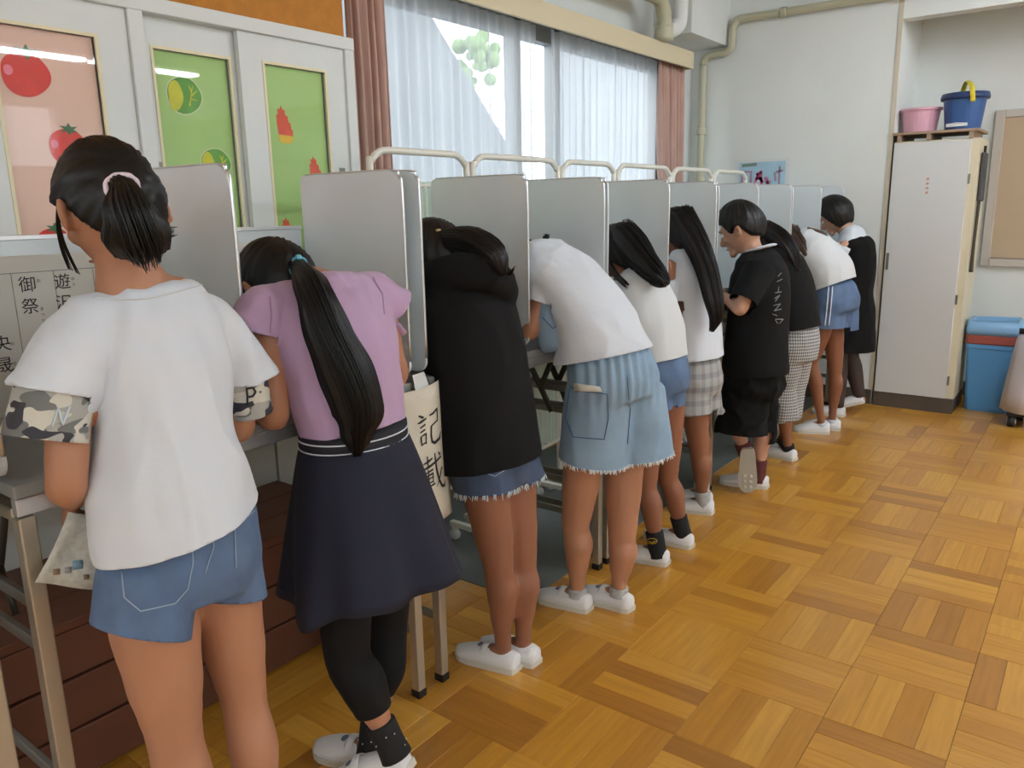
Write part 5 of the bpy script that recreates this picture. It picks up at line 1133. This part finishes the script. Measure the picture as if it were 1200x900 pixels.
# ---- black hooded sweatshirt with gingham trousers
y = 4.2; sho = P(912, 308, y=y)
f7 = [((-1.248, 4.212), (-1.45, 4.25)), ((-1.3, 4.32), (-1.5, 4.33))]
L7 = [((-1.3, 4.13, .68), P(914, 455, y=4.16), ank(*f7[0]), (-1.43, 4.25, .01)), ((-1.3, 4.27, .68), (-1.33, 4.3, .36), ank(*f7[1]), (-1.48, 4.32, .01))]
A7 = desk_arms(y, sho, .96)
g, H, sp, Q = figure(dict(x=-1.3, y=y, label='person in black hooded sweatshirt and cropped gingham trousers', head=(894, 284), hf=(-.72, 0, -.7), hu=(-.7, 0, .72), spine=[(930, 410), (928, 375), (920, 335), (912, 308), (905, 296)], legs=L7, arms=A7, skin=m_skin_tan, s=.96))
mb = MB(); torso(mb, [Q((931, 384)), Q((929, 365)), Q((923, 335)), Q((917, 316)), Q((910, 302)), Q((904, 294))], [.165, .165, .165, .16, .13, .08], [.13, .128, .122, .115, .095, .07], n=32)
for sh, el, wr, _ in A7: mb.tube([sh, el, wr], [.062, .055, .042], n=16)
mb.tube([Q((896, 305), -.12), Q((915, 302), -.08), Q((930, 312), .02), Q((934, 325), .1)], [.05, .06, .06, .04], n=14); mb.remesh('hooded_sweatshirt', m_blackc, g, .009, 5, fold(.008, 7, 71))
mb = MB(); mb.tube([Q((930, 375)), Q((930, 400)), Q((929, 420))], [(.14, .11), (.155, .13), (.14, .12)], side=YA, n=24)
for l_, e in zip(L7, (.5, .5)): mb.tube([V(l_[0]), V(l_[0]).lerp(l_[1], .6), V(l_[1]), V(l_[1]).lerp(l_[2], e), V(l_[1]).lerp(l_[2], e-.05)], [.1, .092, .08, .082, .06], n=18)
mb.remesh('gingham_trousers', m_ging, g, .009, 10, fold(.006, 10, 5))
for (h_, t_), l_ in zip(f7, L7): shoe(g, h_, t_, .97, strap=False); sock(g, l_[2], l_[1], -.05, .0, .034, m_sockb)
longhair(g, H, [H.at(0, -.05, .05), Q((912, 280), -.05), Q((926, 296), -.07), Q((934, 318), -.08)], [(.05, .05), (.055, .05), (.05, .04), (.02, .02)], 14, m_hairb, 90)
# ---- white blouse and denim shorts with two white stripes
y = 4.8; sho = P(940, 290, y=y)
f8 = [((-1.244, 4.85), (-1.441, 4.79)), ((-1.21, 4.96), (-1.42, 4.93))]
L8 = [((-1.29, 4.74, .7), P(950, 424, y=4.75), ank(*f8[0]), (-1.43, 4.8, .01)), ((-1.275, 4.86, .7), P(979, 432, y=4.9), ank(*f8[1]), (-1.41, 4.93, .01))]
A8 = desk_arms(y, sho, .96)
g, H, sp, Q = figure(dict(x=-1.25, y=y, label='person bending in white blouse and denim shorts with white side stripes', head=(924, 286), hf=(-.7, 0, -.7), hu=(-.7, 0, .7), spine=[(978, 362), (970, 330), (955, 302), (943, 287), (934, 282)], legs=L8, arms=A8, skin=m_skin_tan, s=.98, thick=.8))
mb = MB(); torso(mb, [Q((975, 334)), Q((970, 320)), Q((962, 306)), Q((952, 292)), Q((944, 283)), Q((936, 278))], [.16, .165, .165, .16, .125, .07], [.13, .14, .13, .115, .09, .06], n=32)
for sh, el, wr, _ in A8: sleeve(mb, sh, sh.lerp(el, .9), .06, .062, body=sp[2])
mb.remesh('blouse', m_tee2, g, .009, 5, fold(.007, 8, 81))
mb = MB(); shorts(mb, Q((973, 332)), Q((978, 355)), [(Q((968, 362), -.07), Q((967, 384), -.075), (.098, .105)), (Q((985, 360), .055), Q((984, 385), .06), (.1, .106))], .165, .14, (.135, .11)); s8 = mb.remesh('denim_shorts', m_denim, g, .009, 12, fold(.004, 12, 4)); T = bvh(s8)
for dx in (0, 4.5): decal_line(s8, T, [(971+dx, 336), (969+dx, 360), (966+dx, 386)], .004, 'white_stripe', m_tee)
for (h_, t_), l_ in zip(f8, L8): shoe(g, h_, t_, 1.0, strap=False); sock(g, l_[2], l_[1], -.05, -.012, .034, m_tee)
longhair(g, H, [H.at(0, -.06, .04), Q((932, 278), -.1), Q((940, 288), -.14), Q((945, 300), -.16)], [(.05, .05), (.04, .035), (.03, .025), (.01, .01)], 15, m_hairbr, 60)
mb = MB(); mb.tube([Q((945, 270), -.04), Q((962, 276), -.02), Q((972, 285), -.02)], [.022, .026, .012], n=20, ridge=strand_ridge(3, 5, .15)); mb.build('ponytail', m_hairbr, g, smooth=True)
# ---- black pinafore over white shirt, dark tights
y = 5.4; sho = P(998, 283, y=y)
f9 = [((-1.273, 5.31), (-1.48, 5.3)), ((-1.2, 5.5, .065), (-1.37, 5.47, .01))]
L9 = [((-1.34, 5.33, .72), (-1.34, 5.32, .4), V((-1.32, 5.31, .078)), (-1.46, 5.3, .01)), ((-1.32, 5.47, .72), (-1.31, 5.47, .4), V((-1.235, 5.5, .12)), (-1.36, 5.47, .03))]
A9 = desk_arms(y, sho, .98)
g, H, sp, Q = figure(dict(x=-1.3, y=y, label='person in black pinafore over white shirt with dark tights', head=(979, 252), hf=(-.8, -.1, -.58), hu=(-.58, 0, .8), spine=[(995, 362), (997, 335), (1000, 305), (999, 285), (993, 272)], legs=L9, arms=A9, skin=m_skin_fair, s=1.0))
mb = MB(); torso(mb, [Q((998, 340)), Q((1000, 310)), Q((999, 290)), Q((997, 276)), Q((992, 268))], [.15, .15, .145, .12, .06], [.1, .1, .095, .08, .05], n=28)
for sh, el, wr, _ in A9: mb.tube([sh, el, wr], [.058, .05, .034], n=16)
mb.remesh('white_shirt', m_tee, g, .009, 5, fold(.006, 8, 91))
mb = MB(); torso(mb, [Q((992, 408)), Q((996, 370)), Q((998, 340)), Q((1001, 312)), Q((1001, 290)), Q((1000, 280))], [.2, .175, .152, .16, .158, .12], [.17, .15, .125, .125, .118, .09], n=32); mb.remesh('black_pinafore', m_blacks, g, .009, 5, fold(.008, 8, 92))
for l_ in L9: MB().tube([V(l_[0]), V(l_[1]), V(l_[1]).lerp(l_[2], .35), V(l_[2])+V((0, 0, -.02))], [.08, .056, .056, .036], n=18).build('tights', m_tights, g, smooth=True)
for (h_, t_) in f9: shoe(g, h_, t_, .98, strap=False)
kb9 = hairline([(-1, -.8), (-.3, -.75), (.15, -.75), (.4, -.2), (.6, .4), (1, .5)])
mb = MB(); H.cap(mb, kb9, .02, tie=(0, -.2, 1), amp=.004, seed=22, vol=(1.06, 1.06, 1.02)); mb.build('bobbed_hair', m_hair, g, smooth=True)
